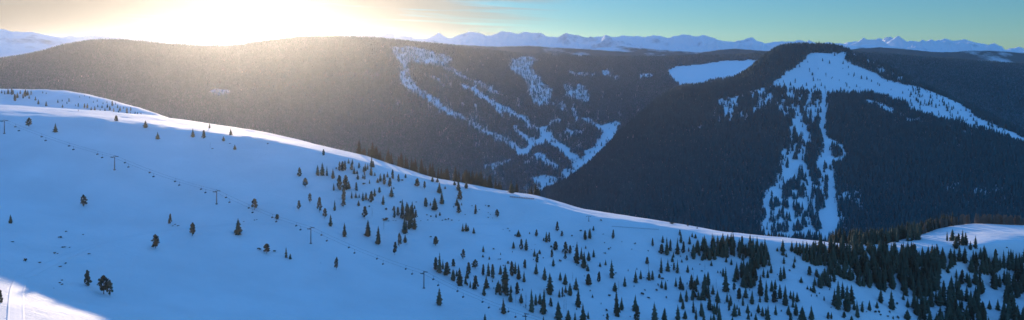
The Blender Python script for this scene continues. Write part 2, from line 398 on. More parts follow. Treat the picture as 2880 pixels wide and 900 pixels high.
# --- distant snow peaks
M['peak'] = hill_mat('bare_snow_peak', .30, .44, .0035, 9, dark=(.30, .34, .38), snow=(.78, .80, .84))
c3 = [(0,168),(60,175),(100,182),(155,178),(200,170),(245,157),(280,170),(310,178),(345,175),(375,188),(430,183),(465,170),(490,155),(505,166),(530,180),(560,182),(600,162),(640,155),(665,158),(690,165),(730,185),(770,172),(800,162),(850,178),(920,165),(985,160),(1040,180),(1075,188),(1120,180),(1170,170),(1250,178),(1300,170),(1390,178),(1420,173),(1520,182),(1570,172),(1610,184),(1650,195),(1717,182)]
c4 = [(60,188),(125,190),(180,208),(240,207),(300,195),(348,182),(375,195),(410,208),(500,200),(600,195),(620,200),(635,192),(670,208),(760,210),(800,212),(850,205),(940,205),(990,207),(1090,230),(1120,222),(1150,215),(1180,222),(1240,214),(1300,210),(1350,208),(1400,218),(1440,232),(1530,242),(1640,258),(1690,255),(1717,262)]
c2 = [(-500,195),(200,190),(310,180),(345,170),(400,178),(500,178),(640,183),(700,188),(770,195),(850,215),(900,205),(1000,215),(1070,230),(1100,218),(1130,208),(1190,205),(1230,190),(1260,196),(1310,208),(1400,218),(1600,205),(1700,190)]
SKY = [(x/1.7885, y/1.7885) for x, y in c2] + [(960+x/1.7885, y/1.7885) for x, y in c3] + [(1920+x/1.7885, y/1.7885) for x, y in c4] + [(3480, 150)]
far_layer('distant_snow_peaks', SKY, 5200, 6300, 7200, -28, 290, M['peak'], dxp=3, nrow=170, seed=101, rid=.85, jag=4.5, nscale=490, zback=-400)
c5 = [(-600,110),(-200,70),(0,80),(17,81),(34,88),(95,90),(134,100),(168,105),(213,116),(300,150),(420,190),(3480,400)]
far_layer('snowy_mountain_shoulder', c5, 4100, 5200, 6000, -110, 95, M['peak'], dxp=5, nrow=90, seed=111, rid=.6, nscale=680, npx=(-600, 460))

# ------------------------------------------------------------------ forests (mid distance)
def inpoly(px, py, P):
    P = np.asarray(P, float); c = np.zeros(px.shape, bool); j = len(P)-1
    for i in range(len(P)):
        xi, yi = P[i]; xj, yj = P[j]
        cond = ((yi > py) != (yj > py)) & (px < (xj-xi)*(py-yi)/(yj-yi+1e-12)+xi)
        c ^= cond; j = i
    return c
def cr(x0, y0, s, L): return [(x0+x/s, y0+y/s) for x, y in L]
C7 = (1060, 110, 2.516); C8 = (1060, 300, 2.516); C4 = (1920, 0, 1.7885); C2 = (0, 0, 1.7885); C6 = (1920, 450, 1.7885); CQ = (2080, 100, 3.658)
POLY_L = [
 (cr(*C7, [(85,55),(250,50),(400,85),(480,115),(560,150),(500,170),(640,270),(780,320),(910,400),(880,405),(740,350),(620,285),(470,225),(400,195),(300,185),(240,160),(215,200),(240,260),(250,310),(300,370),(320,410),(250,385),(170,350),(160,240),(190,200),(110,110)]), .30),
 (cr(*C7, [(940,145),(1100,130),(1160,150),(1080,190),(1150,260),(1200,330),(1250,360),(1230,400),(1215,490),(1150,480),(1100,450),(1060,370),(1070,340),(1030,280),(960,240),(930,190)]), .22),
 (cr(*C7, [(1310,330),(1370,310),(1400,370),(1420,310),(1480,340),(1510,420),(1490,470),(1400,430),(1340,420)]), .33),
 ([(1874,200),(1903,186),(1965,180),(2050,170),(2125,168),(2150,180),(2170,210),(2110,218),(2010,226),(1960,242),(1912,246),(1888,222)], .0),
]
LINE_L = [
 (C7, [(240,310),(300,380),(400,440),(480,500),(560,540),(640,585),(740,645),(860,700),(960,750),(1010,790)], 30, .22),
 (C7, [(340,255),(400,275),(470,300)], 12, .5),
 (C7, [(600,335),(690,375),(760,420),(820,460),(900,490),(960,530),(1030,570),(1080,620),(1130,640),(1180,650)], 30, .18),
 (C7, [(830,470),(860,520),(900,560)], 16, .3),
 (C7, [(980,630),(1020,680),(1070,715),(1120,740)], 24, .15),
 (C7, [(1180,640),(1200,690),(1250,730),(1300,770),(1350,800)], 34, .05),
 (C8, [(970,290),(1020,330),(1080,300),(1140,270),(1180,210),(1180,170)], 36, .04),
 (C8, [(1180,190),(1240,240),(1290,280),(1340,330),(1400,370),(1430,400),(1420,450),(1370,490)], 46, .06),
 (C8, [(1670,150),(1640,210),(1580,290),(1510,350),(1460,410),(1400,460),(1350,500)], 62, .05),
 (C8, [(1590,150),(1660,150)], 36, .05),
 (C8, [(1450,95),(1500,110),(1560,140),(1600,170)], 24, .2),
 (C8, [(1340,180),(1430,190)], 22, .3),
 (C8, [(1200,150),(1240,110),(1280,90),(1300,100)], 17, .25),
 (C8, [(1390,20),(1410,90)], 20, .3),
 (C8, [(1140,340),(1180,360),(1220,400),(1260,440)], 34, .2),
 (C8, [(1040,430),(1090,380),(1110,350)], 15, .4),
 (C8, [(770,430),(860,410),(940,390)], 24, .3),
 (C8, [(830,440),(850,500)], 20, .4),
 (C8, [(1130,520),(1190,510),(1250,530),(1200,570),(1140,600)], 40, .1),
 (C8, [(1250,530),(1330,490)], 20, .2),
 (C7, [(1190,140),(1270,130)], 16, .3), (C7, [(870,150),(920,150)], 16, .4), (C7, [(1370,240),(1450,255),(1530,260)], 24, .3),
 (C7, [(1610,245),(1635,245)], 26, .1), (C7, [(1685,275),(1700,280)], 20, .3), (C7, [(1300,450),(1330,520)], 30, .35), (C7, [(1400,480),(1410,580)], 20, .35),
 (C7, [(1430,130),(1450,130)], 12, .2), (C7, [(1560,130),(1640,127)], 10, .1), (C7, [(1010,130),(1110,130)], 12, .1),
 (C2, [(140,432),(200,420),(330,410),(480,395)], 26, .35), (C2, [(1065,465),(1150,465)], 26, .2), (C2, [(1200,455),(1350,440)], 16, .6),
 (C4, [(-205,385),(-165,382)], 30, .15),
]
POLY_R = [
 (cr(*CQ, [(690,190),(770,175),(1000,180),(1130,165),(1080,250),(1170,290),(1280,340),(1400,390),(1500,440),(1620,480),(1756,520),(1756,710),(1600,670),(1540,630),(1450,640),(1380,590),(1280,590),(1230,610),(1100,600),(1000,600),(900,600),(830,590),(740,570),(640,560),(540,550),(410,535),(300,560),(200,600),(260,560),(400,440),(520,350),(600,300),(690,250)]), .022),
 ([(2555,236),(2619,257),(2703,291),(2759,335),(2815,358),(2880,386),(2960,420),(2960,440),(2880,404),(2792,372),(2703,350),(2619,328),(2555,305)], .09),
]
LINE_R = [
 (None, [(2316,255),(2318,300),(2315,340),(2318,375),(2325,400)], 17, .01),
 (None, [(2325,400),(2335,470),(2338,520),(2340,570),(2345,610),(2345,665)], 25, .01),
 (None, [(2335,398),(2365,415),(2377,440),(2350,450)], 14, .1),
 (C6, [(510,-40),(510,30),(540,80),(500,120),(440,150),(420,210),(430,270),(420,340),(440,390)], 34, .1),
 (C6, [(600,-60),(600,0),(620,60),(640,120),(630,200),(620,260),(640,330),(620,370)], 30, .15),
 (C6, [(440,205),(560,215),(620,190)], 22, .2), (C6, [(450,320),(540,320),(600,290)], 24, .2), (C6, [(720,300),(720,380)], 80, .05), (C6, [(480,380),(600,372),(700,385)], 26, .05),
 (C6, [(640,130),(740,150)], 20, .2), (C6, [(740,215),(800,185),(870,170)], 34, .35), (C6, [(860,190),(900,230)], 40, .6),
 (C6, [(1345,150),(1390,125)], 30, .3), (C6, [(1480,160),(1600,140)], 34, .45), (C6, [(1030,90),(1040,130)], 24, .45), (C6, [(780,250),(830,350)], 22, .55),
 (C4, [(930,515),(990,530),(1050,558)], 24, .08), (C4, [(1130,603),(1250,622)], 18, .3), (C4, [(1330,665),(1420,660)], 18, .4), (C4, [(1060,560),(1130,600)], 12, .4),
 (C4, [(60,655),(100,640)], 16, .2), (C4, [(150,640),(170,610)], 14, .3), (C4, [(200,530),(250,515),(270,490)], 30, .15), (C4, [(170,545),(200,500)], 16, .3),
 (C4, [(-600,600),(-590,700)], 8, .5), (C6, [(-495,120),(-440,150)], 26, .7), (C4, [(-310,705),(-240,695)], 18, .5), (C4, [(-500,660),(-370,650)], 10, .6),
]
GLADE_R = [(([(2160,650),(2150,560),(2195,480),(2180,440),(2225,400),(2195,330),(2180,300),(2230,275),(2305,265),(2312,400),(2325,450),(2345,660)]), .02, .52),
           ((cr(*C4, [(130,650),(180,500),(330,460),(450,430),(650,450),(690,480),(690,600),(500,600),(480,560),(300,610)])), .12, .50),
           ((cr(*C4, [(780,270),(900,300),(1000,370),(1150,420),(1250,450),(1400,500),(1420,470),(1250,400),(1150,360),(1000,330),(900,270)])), .15, .6)]
def density(px, py, x, y, polys, lines, glades):
    j = 4*vnoise(x/25, y/25, 77)+3*vnoise(x/9, y/9, 79); jx = px + j; jy = py + 3*vnoise(x/18+9, y/18, 78)
    D = np.ones(px.shape)
    if polys is POLY_L:
        st_ = fbm(px/9, py/24, 2, 91)
        D = np.where((px > 1230) & (px < 1900) & (st_ > .30), .62, D)
        D = np.where((px > 1020) & (px < 1300) & (py < 330) & (st_ > .34), .66, D)
    for P, lo, cut in glades:
        m = inpoly(jx, jy, P)
        nz = .5+.5*fbm(px/(13 if cut > .505 and cut < .54 else 8), py/(26 if cut > .505 and cut < .54 else 17), 2, 44)*1.7
        D = np.where(m, np.where(nz > 1-cut, .9, lo), D)
    for P, p in polys: D = np.where(inpoly(jx, jy, P), np.minimum(D, p), D)
    for C, L, w, p in lines:
        if C: L = cr(*C, L); w = w/C[2]*(1.5 if C in (C7, C8) else 1)
        xs = [q[0] for q in L]; ys = [q[1] for q in L]
        m = (jx > min(xs)-w) & (jx < max(xs)+w) & (jy > min(ys)-w) & (jy < max(ys)+w)
        idx = np.nonzero(m)[0]
        if len(idx):
            dd, _, _ = seg_dist(jx[idx], jy[idx], L); k = idx[dd < w/2*(1.0+.35*vnoise(x[idx]/40, y[idx]/40, 12))]
            D[k] = np.minimum(D[k], p)
    return D
# ground of the hills: snow, with dark brush and fallen needles wherever the forest stands
def wooded_mat():
    m, nt, b = newmat('wooded_hillside'); at = N(nt, 'ShaderNodeAttribute'); at.attribute_name = 'wooded'
    n = noise_node(nt, .11, 5, .65); n2 = noise_node(nt, .012, 4, .6)
    ad = N(nt, 'ShaderNodeMath', operation='MULTIPLY_ADD'); nt.links.new(n2.outputs['Fac'], ad.inputs[0]); ad.inputs[1].default_value = .5; nt.links.new(n.outputs['Fac'], ad.inputs[2])
    mr = N(nt, 'ShaderNodeMapRange'); nt.links.new(ad.outputs[0], mr.inputs['Value']); mr.inputs['From Min'].default_value = .52; mr.inputs['From Max'].default_value = .92; mr.inputs['To Min'].default_value = 1.0; mr.inputs['To Max'].default_value = .50
    mu = N(nt, 'ShaderNodeMath', operation='MULTIPLY'); nt.links.new(at.outputs['Fac'], mu.inputs[0]); nt.links.new(mr.outputs['Result'], mu.inputs[1])
    mx = N(nt, 'ShaderNodeMix', data_type='RGBA'); nt.links.new(mu.outputs[0], mx.inputs['Factor']); mx.inputs['A'].default_value = (.79, .81, .84, 1); mx.inputs['B'].default_value = (.020, .075, .076, 1)
    nt.links.new(mx.outputs['Result'], b.inputs['Base Color']); b.inputs['Roughness'].default_value = .8; b.inputs['Specular IOR Level'].default_value = .15
    nb = noise_node(nt, .25, 5, .6); bp = N(nt, 'ShaderNodeBump'); bp.inputs['Distance'].default_value = .8; nt.links.new(nb.outputs['Fac'], bp.inputs['Height']); nt.links.new(bp.outputs['Normal'], b.inputs['Normal'])
    return m
M['wooded'] = wooded_mat()
def hill_mesh(layer, name, polys, lines, glades):
    o = layer.mesh(name, M['wooded']); o['kind'] = 'structure'
    X = ((layer.px[:, None]-CX)/F*layer.ys[None, :]); Y = np.broadcast_to(layer.ys[None, :], X.shape)
    D = density(np.broadcast_to(layer.px[:, None], X.shape).ravel(), layer.PY.ravel(), X.ravel(), Y.ravel(), polys, lines, glades)
    D = np.clip((D-.55)/.35, 0, 1).astype(np.float32)
    at = o.data.attributes.new('wooded', 'FLOAT', 'POINT'); at.data.foreach_set('value', D)
    return o
hill_mesh(Lf, 'valley_hillside', POLY_L, LINE_L, []); hill_mesh(Rt, 'ski_mountain_slope', POLY_R, LINE_R, GLADE_R)
def scatter_forest(layer, y0, y1, sp, polys, lines, glades, cull):
    x0, x1 = wx(-70, y1), wx(2950, y1)
    nx, ny = int((x1-x0)/sp), int((y1-y0)/sp)
    gx, gy = np.meshgrid(np.arange(nx), np.arange(ny), indexing='ij')
    x = x0 + (gx.ravel()+rng.uniform(0, 1, nx*ny))*sp; y = y0 + (gy.ravel()+rng.uniform(0, 1, nx*ny))*sp
    px = to_px(x, y); m = (px > -70) & (px < 2950) & (px > layer.px[0]+5) & (px < layer.px[-1]-5)
    x, y, px = x[m], y[m], px[m]; z = layer.z(px, y); py = to_py(z, y)
    m = (py < crestpy(px)+26) & cull(px, py, y)
    # drop trees on ground turned away from the valley view (behind a skyline) except the first rows
    dpy = (to_py(layer.z(px, y+12), y+12)-py)
    m &= (dpy < .55)
    x, y, z, px, py = x[m], y[m], z[m], px[m], py[m]
    D = density(px, py, x, y, polys, lines, glades)
    k = rng.uniform(0, 1, len(x)) < D
    return x[k], y[k], z[k], D[k]
def cone_protos(n=7, sides=5):
    out = []
    for q in range(n):
        v = []; f = []
        tiers = [(.04, .50, .62), (.40, .36, 1.0)]
        for (b, r, t) in tiers:
            base = len(v)
            for k in range(sides):
                a = 2*math.pi*(k+random.uniform(-.3, .3))/sides + q; rr = r*random.uniform(.7, 1.2)
                v.append((rr*math.cos(a), rr*math.sin(a), b+random.uniform(-.04, .05)))
            v.append((random.uniform(-.04, .04), random.uniform(-.04, .04), t))
            for k in range(sides): f.append((base+k, base+(k+1) % sides, base+sides))
        out.append((np.array(v), np.array(f)))
    return out
PROT = cone_protos()
def merge_trees(name, x, y, z, h, w, mat, sides=5):
    Vs = []; Fs = []; off = 0; which = rng.integers(0, len(PROT), len(x)); ang = rng.uniform(0, 6.28, len(x))
    for q, (v, f) in enumerate(PROT):
        k = np.nonzero(which == q)[0]
        if not len(k): continue
        ca, sa = np.cos(ang[k])[:, None], np.sin(ang[k])[:, None]
        X = (v[None, :, 0]*ca - v[None, :, 1]*sa)*w[k][:, None] + x[k][:, None]
        Y = (v[None, :, 0]*sa + v[None, :, 1]*ca)*w[k][:, None] + y[k][:, None]
        Z = v[None, :, 2]*h[k][:, None] + z[k][:, None] - .3
        Vs.append(np.stack([X, Y, Z], -1).reshape(-1, 3))
        Fs.append((f[None]+(np.arange(len(k))*len(v))[:, None, None]).reshape(-1, 3)+off); off += len(k)*len(v)
    return mesh_np(name, np.concatenate(Vs), np.concatenate(Fs), mat)
def forest(name, label, layer, y0, y1, sp, polys, lines, glades, cull, hm=(7.5, 20)):
    x, y, z, D = scatter_forest(layer, y0, y1, sp, polys, lines, glades, cull)
    h = rng.uniform(hm[0], hm[1], len(x))*(1+.15*vnoise(x/90, y/90, 5)); h = np.where(D < .35, h*.8, h)
    w = h*rng.uniform(.34, .52, len(x))
    o = merge_trees(name, x, y, z, h, w, M['darkforest' if layer is Rt else 'farforest'])
    tag(o, label, 'forest', kind='stuff'); print(name, len(x)); return o
def cullL(px, py, y): return ~((px > 1450) & (py > np.interp(px, r_top, r_toppy)+22))
def cullR(px, py, y): return np.ones(px.shape, bool)
forest('valley_forest', 'dense dark conifer forest covering the hillsides across the valley', Lf, 1900, 4350, 5.6, POLY_L, LINE_L, [], cullL)
forest('mountain_forest', 'dense dark conifer forest around the ski runs of the right hand mountain', Rt, 1500, 3120, 5.4, POLY_R, LINE_R, GLADE_R, cullR)

# ------------------------------------------------------------------ tree kinds for the near slope
def spruce_mesh(seed, layers=17, droop=.25, gap=0.0, base=.06):
    r = random.Random(seed); V = []; Fc = []
    def tri(a, b, c): n = len(V); V.extend([a, b, c]); Fc.append((n, n+1, n+2))
    bulge = r.uniform(.58, .85); ph = r.uniform(0, 6.28); lean = r.uniform(-.02, .02)
    for i in range(layers):
        t = i/(layers-1); zc = base+(1-base)*t**.95
        rad = .5*((1-t)**bulge)*(1+.12*math.sin(i*2.1+ph))*r.uniform(.85, 1.1)+.012
        rad *= .62 if i == 0 else .85 if i == 1 else .97
        nb = max(5, int(12*(1-t)+4)); a0 = r.uniform(0, 6.28)
        for k in range(nb):
            if r.random() < gap: continue
            a = a0+2*math.pi*k/nb+r.uniform(-.2, .2); L = rad*r.uniform(.62, 1.22)
            ca, sa = math.cos(a), math.sin(a); wd = L*r.uniform(.32, .5)+.01
            zt = zc-L*droop*r.uniform(.5, 1.6)*.5; up = .045*(1-t)+.03
            root = (lean*t, 0, zc+up); tip = (L*ca, L*sa, zt)
            m1 = (.62*L*ca-wd*sa, .62*L*sa+wd*ca, zc-.25*L*droop-.012); m2 = (.62*L*ca+wd*sa, .62*L*sa-wd*ca, zc-.25*L*droop-.012)
            tri(root, m1, tip); tri(root, tip, m2)
            lo = (.3*L*ca, .3*L*sa, zc-.07*(1-t)-.02); tri(lo, m1, m2)
    # ragged inner mass so the crown is not see-through
    n = 9; b = len(V)
    for j, (zz, rr) in enumerate(((base*.8, .10), (base+.07, .27), (.45, .17), (.8, .06))):
        for k in range(n):
            a = 2*math.pi*k/n; q = rr*r.uniform(.7, 1.15); V.append((q*math.cos(a), q*math.sin(a), zz+r.uniform(-.02, .02)))
    for j in range(3):
        for k in range(n):
            p = b+j*n; Fc.append((p+k, p+(k+1) % n, p+n+(k+1) % n)); Fc.append((p+k, p+n+(k+1) % n, p+n+k))
    me = bpy.data.meshes.new('crown'); me.from_pydata(V, [], Fc); me.materials.append(M['spruce']); me.update(); return me
def trunk_mesh(name, seed, top=.92, r0=.028, limbs=10, lz=(.1, .8), ll=.3, mat='bark', up=.05):
    r = random.Random(seed); mb = MB()
    mb.tube([(0, 0, -.03), (r.uniform(-.01, .01), 0, top*.5), (0, 0, top)], [r0, r0*.6, r0*.12], 6)
    for i in range(limbs):
        z = lz[0]+(lz[1]-lz[0])*i/max(1, limbs-1); a = i*2.4+r.uniform(-.4, .4); L = ll*(1-z*.75)*r.uniform(.6, 1.1)
        mb.tube([(0, 0, z), (L*math.cos(a)*.6, L*math.sin(a)*.6, z+up*r.uniform(.2, 1)), (L*math.cos(a), L*math.sin(a), z+up*r.uniform(.3, 2))], [r0*.4, r0*.25, r0*.08], 4, cap=False)
    me = bpy.data.meshes.new(name); me.from_pydata([tuple(map(float, p)) for p in mb.v], [], mb.f); me.materials.append(M[mat]); me.update(); return me
def clump_mesh(seed, centres, leaf=.05, per=46, mat='pine', name='crown'):
    r = random.Random(seed); V = []; Fc = []
    for (cx, cy, cz, rx, rz) in centres:
        for k in range(per):
            u = r.gauss(0, 1); v = r.gauss(0, 1); w = r.gauss(0, 1); L = math.sqrt(u*u+v*v+w*w)+1e-6; q = r.uniform(.55, 1.05)
            c = (cx+rx*q*u/L, cy+rx*q*v/L, cz+rz*q*w/L)
            a = r.uniform(0, 6.28); b = r.uniform(-1, 1); s = leaf*r.uniform(.6, 1.4)
            d1 = (s*math.cos(a), s*math.sin(a), s*.5*b); d2 = (-s*math.sin(a)*.7, s*math.cos(a)*.7, s*r.uniform(-.8, .8))
            n = len(V); V += [(c[0]-d1[0], c[1]-d1[1], c[2]-d1[2]), (c[0]+d2[0], c[1]+d2[1], c[2]+d2[2]), (c[0]+d1[0], c[1]+d1[1], c[2]+d1[2]), (c[0]-d2[0], c[1]-d2[1], c[2]-d2[2])]
            Fc.append((n, n+1, n+2, n+3))
        n = len(V)   # dark inner mass of the clump
        for (dx, dy, dz) in ((1,0,0),(0,1,0),(-1,0,0),(0,-1,0),(0,0,1),(0,0,-1)):
            q = r.uniform(.5, .75); V.append((cx+rx*q*dx, cy+rx*q*dy, cz+rz*q*dz))
        for (a, b, c) in ((0,1,4),(1,2,4),(2,3,4),(3,0,4),(1,0,5),(2,1,5),(3,2,5),(0,3,5)): Fc.append((n+a, n+b, n+c))
    me = bpy.data.meshes.new(name); me.from_pydata(V, [], Fc); me.materials.append(M[mat]); me.update(); return me
def pine_centres(seed):
    r = random.Random(seed); out = []
    for i in range(15):
        t = i/14; z = .26+.66*t; R_ = (.34*math.sin(math.pi*min(1, .22+t*.78))**.7)*(1.05-.35*t)
        a = i*2.4+r.uniform(-.5, .5); q = R_*r.uniform(.45, 1.0)
        out.append((q*math.cos(a), q*math.sin(a), z+r.uniform(-.03, .03), r.uniform(.12, .19), r.uniform(.07, .12)))
    out.append((0, 0, .93, .09, .08)); return out
def bushy_centres(seed):
    r = random.Random(seed); out = []
    for i in range(18):
        t = i/17; z = .10+.80*t; R_ = (.24+.8*z if z < .24 else .43*(1-(z-.24)/.74)**.62 if z < .97 else .02)*r.uniform(.8, 1.15)
        a = i*2.4+r.uniform(-.5, .5); q = max(0, R_-.10)*r.uniform(.5, 1.0)
        out.append((q*math.cos(a), q*math.sin(a), z, r.uniform(.10, .17), r.uniform(.07, .11)))
    out += [(0, 0, .88, .09, .09), (r.uniform(-.04, .04), 0, .96, .04, .06)]; return out
def shrub_centres(seed):
    r = random.Random(seed)
    return [(r.uniform(-.35, .35), r.uniform(-.25, .25), r.uniform(.2, .6), r.uniform(.2, .3), r.uniform(.2, .32)) for _ in range(5)]
KIND = {
 's': [(spruce_mesh(100+i, 15+i % 4, r_, g_), trunk_mesh('trunk', 200+i)) for i, (r_, g_) in enumerate([(.25,.05),(.35,.1),(.2,.02),(.3,.15),(.4,.08),(.25,.2),(.3,.05),(.22,.12)])],
 'p': [(clump_mesh(300+i, pine_centres(310+i), .055, 40, 'pine'), trunk_mesh('trunk', 320+i, .9, .03, 12, (.22, .8), .42, up=.12)) for i in range(5)],
 'b': [(clump_mesh(400+i, bushy_centres(410+i), .055, 40, 'pine'), trunk_mesh('trunk', 420+i, .85, .03, 8, (.1, .7), .4)) for i in range(5)],
 'd': [(trunk_mesh('branch_tangle', 500+i, .6, .008, 26, (.2, .93), .34, 'dead', .10), trunk_mesh('trunk', 520+i, 1.0, .022, 6, (.3, .9), .3, 'dead', .1)) for i in range(3)],
 'u': [(clump_mesh(600+i, shrub_centres(610+i), .11, 26, 'shrub', 'shrub'), None) for i in range(4)],
}
KNAME = {'s': ('spruce_tree', 'spruce'), 'p': ('pine_tree', 'pine'), 'b': ('bushy_pine_tree', 'bushy pine'), 'd': ('dead_tree', 'bare dead tree'), 'u': ('shrub', 'low shrub')}

T = []     # (px, py, h_px, w_px, kind)
def addc(x0, y0, s, txt):
    for e in txt.replace('\n', ';').split(';'):
        e = e.split()
        if not e: continue
        k = e[0]; x, y, h = map(float, e[1:4]); w = float(e[4]) if len(e) > 4 else h*(.42 if k == 's' else .62 if k != 'u' else 1.6)
        T.append([x0+x/s, y0+y/s, h/s, w/s, k])
A_ = 3.658
addc(0, 230, A_, "p 298 462 90 70;s 570 517 98 52;b 1195 405 60 56;s 1497 473 78 56;s 1622 590 78 48")
addc(480, 300, A_, "s 228 313 93 50;b 341 326 88 55;s 400 222 55 28;s 618 290 78 40;s 544 354 55 36;d 405 425 60 30;u 430 435 12;u 610 380 8 22;s 660 440 54 42;u 998 383 14")
addc(780, 400, A_, """b 475 136 66 40;b 227 350 92 64;s 415 340 112 48;s 463 340 135 62;s 510 344 108 32;s 572 372 108 48
p 290 464 100 68;b 640 293 95 40;b 668 296 100 60;b 695 290 100 45;u 606 275 25 20
s 733 218 55 30;s 772 225 58 30;b 765 285 75 55;s 790 325 80 40;s 820 325 45 30;b 840 268 60 35
s 970 255 110 50;s 965 340 105 45;s 990 258 75 28;s 1003 345 42 25
s 1032 415 55 35;s 1060 400 85 40;b 1100 435 110 50;s 1133 360 65 28;b 1188 378 98 45;b 1158 455 90 60;b 1247 407 80 40;u 1283 395 20;b 1320 370 45 32
b 1440 455 85 75;p 1515 483 85 40;s 1596 405 60 42;s 1647 412 50 40;s 1668 522 115 60;s 1692 633 130 62;s 1726 480 35 26
b 640 490 150 90;b 700 490 150 90;s 580 495 80 30;s 735 480 90 50;b 685 600 150 68;p 680 668 80 60
b 812 500 90 42;u 890 435 24;s 765 577 80 26;s 808 572 68 32;s 842 570 50 18;s 880 600 100 35;s 912 590 80 40;b 965 617 115 75;s 1000 555 85 38;b 1050 520 60 42;s 1088 640 105 42;s 1175 560 115 55;s 1198 480 25 18
p 335 630 110 45;p 432 722 155 65;s 590 700 112 34;s 836 655 62 34;p 223 700 102 48;p 487 783 105 60;p 900 790 130 68;d 975 762 90 40;u 945 670 28 18
u 1120 698 38 26;b 1525 665 95 60;s 1575 650 45 20;s 1618 695 130 78;u 1268 628 34 26
b 1205 780 90 40;b 1200 705 50 44;b 1240 755 90 50;b 1285 785 110 70;s 1345 800 180 100;b 1385 790 120 60;s 1412 685 42 24;b 1425 778 85 45
s 1633 772 45 22;s 1672 755 42 26;u 1430 618 12;u 1580 770 25 16;u 1540 750 12;u 1110 800 30 60;p 5 790 50 34""")
addc(780, 600, A_, """s 547 130 125 48;s 690 237 148 55;s 932 235 175 72;s 1037 316 190 64;d 1095 165 110 50;b 1118 72 30 40;s 1310 205 160 75;s 1410 162 130 65
p 1255 340 135 55;s 1315 300 85 46;p 1208 430 135 55;s 90 455 115 38;s 133 470 60 34;p 606 578 125 50;p 1630 333 95 62;u 1577 245 14 26;u 445 512 6
u 1147 80 9;u 1192 74 8;u 1217 78 9;u 1475 78 8;u 1548 70 9;u 1600 73 6;u 1697 72 9;u 1730 65 12""")
addc(1180, 500, A_, """s 945 158 108 75;s 400 130 130 56;b 412 222 100 75;s 385 285 90 50;b 402 362 95 65;s 480 108 80 50;s 360 74 50 40
u 350 305 20 12;s 433 282 32 16;b 578 375 100 42;u 540 290 10;u 615 330 10;u 712 300 26 26;u 680 285 10;p 797 406 80 56
s 445 550 85 34;s 478 547 90 50;s 500 545 60 28;s 557 572 66 34;p 165 698 95 66;u 115 610 12;u 76 385 9;u 118 405 20 14;u 268 432 14;u 298 435 30 16;u 330 438 12;u 235 440 9;u 85 437 8;u 405 440 8;u 705 410 10;u 750 415 7;u 730 378 7;u 706 358 7;u 470 380 9
b 1415 545 96 52;b 1465 600 56 42;b 1203 603 72 45;s 1018 603 72 60;u 983 597 25 18;s 1132 578 25 16;u 908 525 12;u 927 550 12;u 860 532 6;s 1305 662 112 40;b 1333 660 100 42;s 1277 648 38 22
u 1355 720 35 26;s 966 725 73 38;b 1048 738 110 60;s 1097 745 125 48;u 1188 686 6;u 1568 602 24 18;u 1658 548 14;b 1702 638 98 48;s 1745 620 100 35
s 655 762 68 36;u 760 735 16;u 1150 740 7;s 1235 782 45 32""")
addc(1180, 680, A_, """p 448 183 105 55;s 652 157 34 26;s 717 182 35 22;u 810 180 9;u 830 185 20 14
b 165 290 130 80;s 205 318 215 65;s 240 280 110 30;b 285 348 140 95;b 347 255 80 58;u 336 390 48 12;s 383 355 70 40;s 415 450 190 82
b 507 330 120 75;s 488 375 70 48;p 572 275 90 80;u 487 450 50 24;b 575 490 140 90
b 655 345 115 50;s 710 350 140 50;b 752 380 150 60;s 688 475 145 65;s 660 535 75 36;s 785 542 50 22
s 832 335 100 45;s 880 435 205 95;b 885 555 160 95;s 940 520 80 40;s 937 590 80 24;b 950 350 150 70;s 985 330 130 40;s 1020 385 160 52;s 1075 412 120 42;b 910 225 30 40
b 1083 272 92 54;b 1007 535 120 68;s 1045 630 105 50;d 990 662 170 40;d 1095 688 170 50;d 1040 660 120 50
s 1182 150 85 38;b 1210 212 95 55;s 1235 122 45 34;s 1200 330 125 52;s 1287 388 135 62;b 1362 160 82 46;s 1376 250 85 44;u 1273 170 20 12;u 1445 205 36 26;b 1400 85 90 80;b 1500 120 120 85;b 1500 175 60 44;b 1550 120 85 55;s 1615 215 220 78;s 1665 180 130 46;s 1690 265 170 75;s 1730 300 80 40;s 1740 195 100 50;s 1710 70 35 20
s 1340 540 225 90;s 1447 395 90 45;s 1500 440 120 56;s 1610 490 130 65;d 1575 400 90 40;b 1735 445 115 85
s 1438 570 85 34;b 1470 570 105 36;s 1503 520 80 36;s 1548 552 135 55;s 1632 665 190 74;b 1350 665 90 55
s 1155 720 245 70;s 1195 650 120 45;s 1240 640 120 60;s 1275 740 270 80;s 865 735 165 65;u 825 700 20 14
s 203 652 185 68;s 673 812 80 38;s 1430 800 200 95;d 1485 720 130 40;d 1510 740 150 44;s 1530 815 120 70;s 1600 815 100 34;s 1685 820 195 80;s 1275 820 60 24;s 1735 790 80 34""")
B_ = 4.025
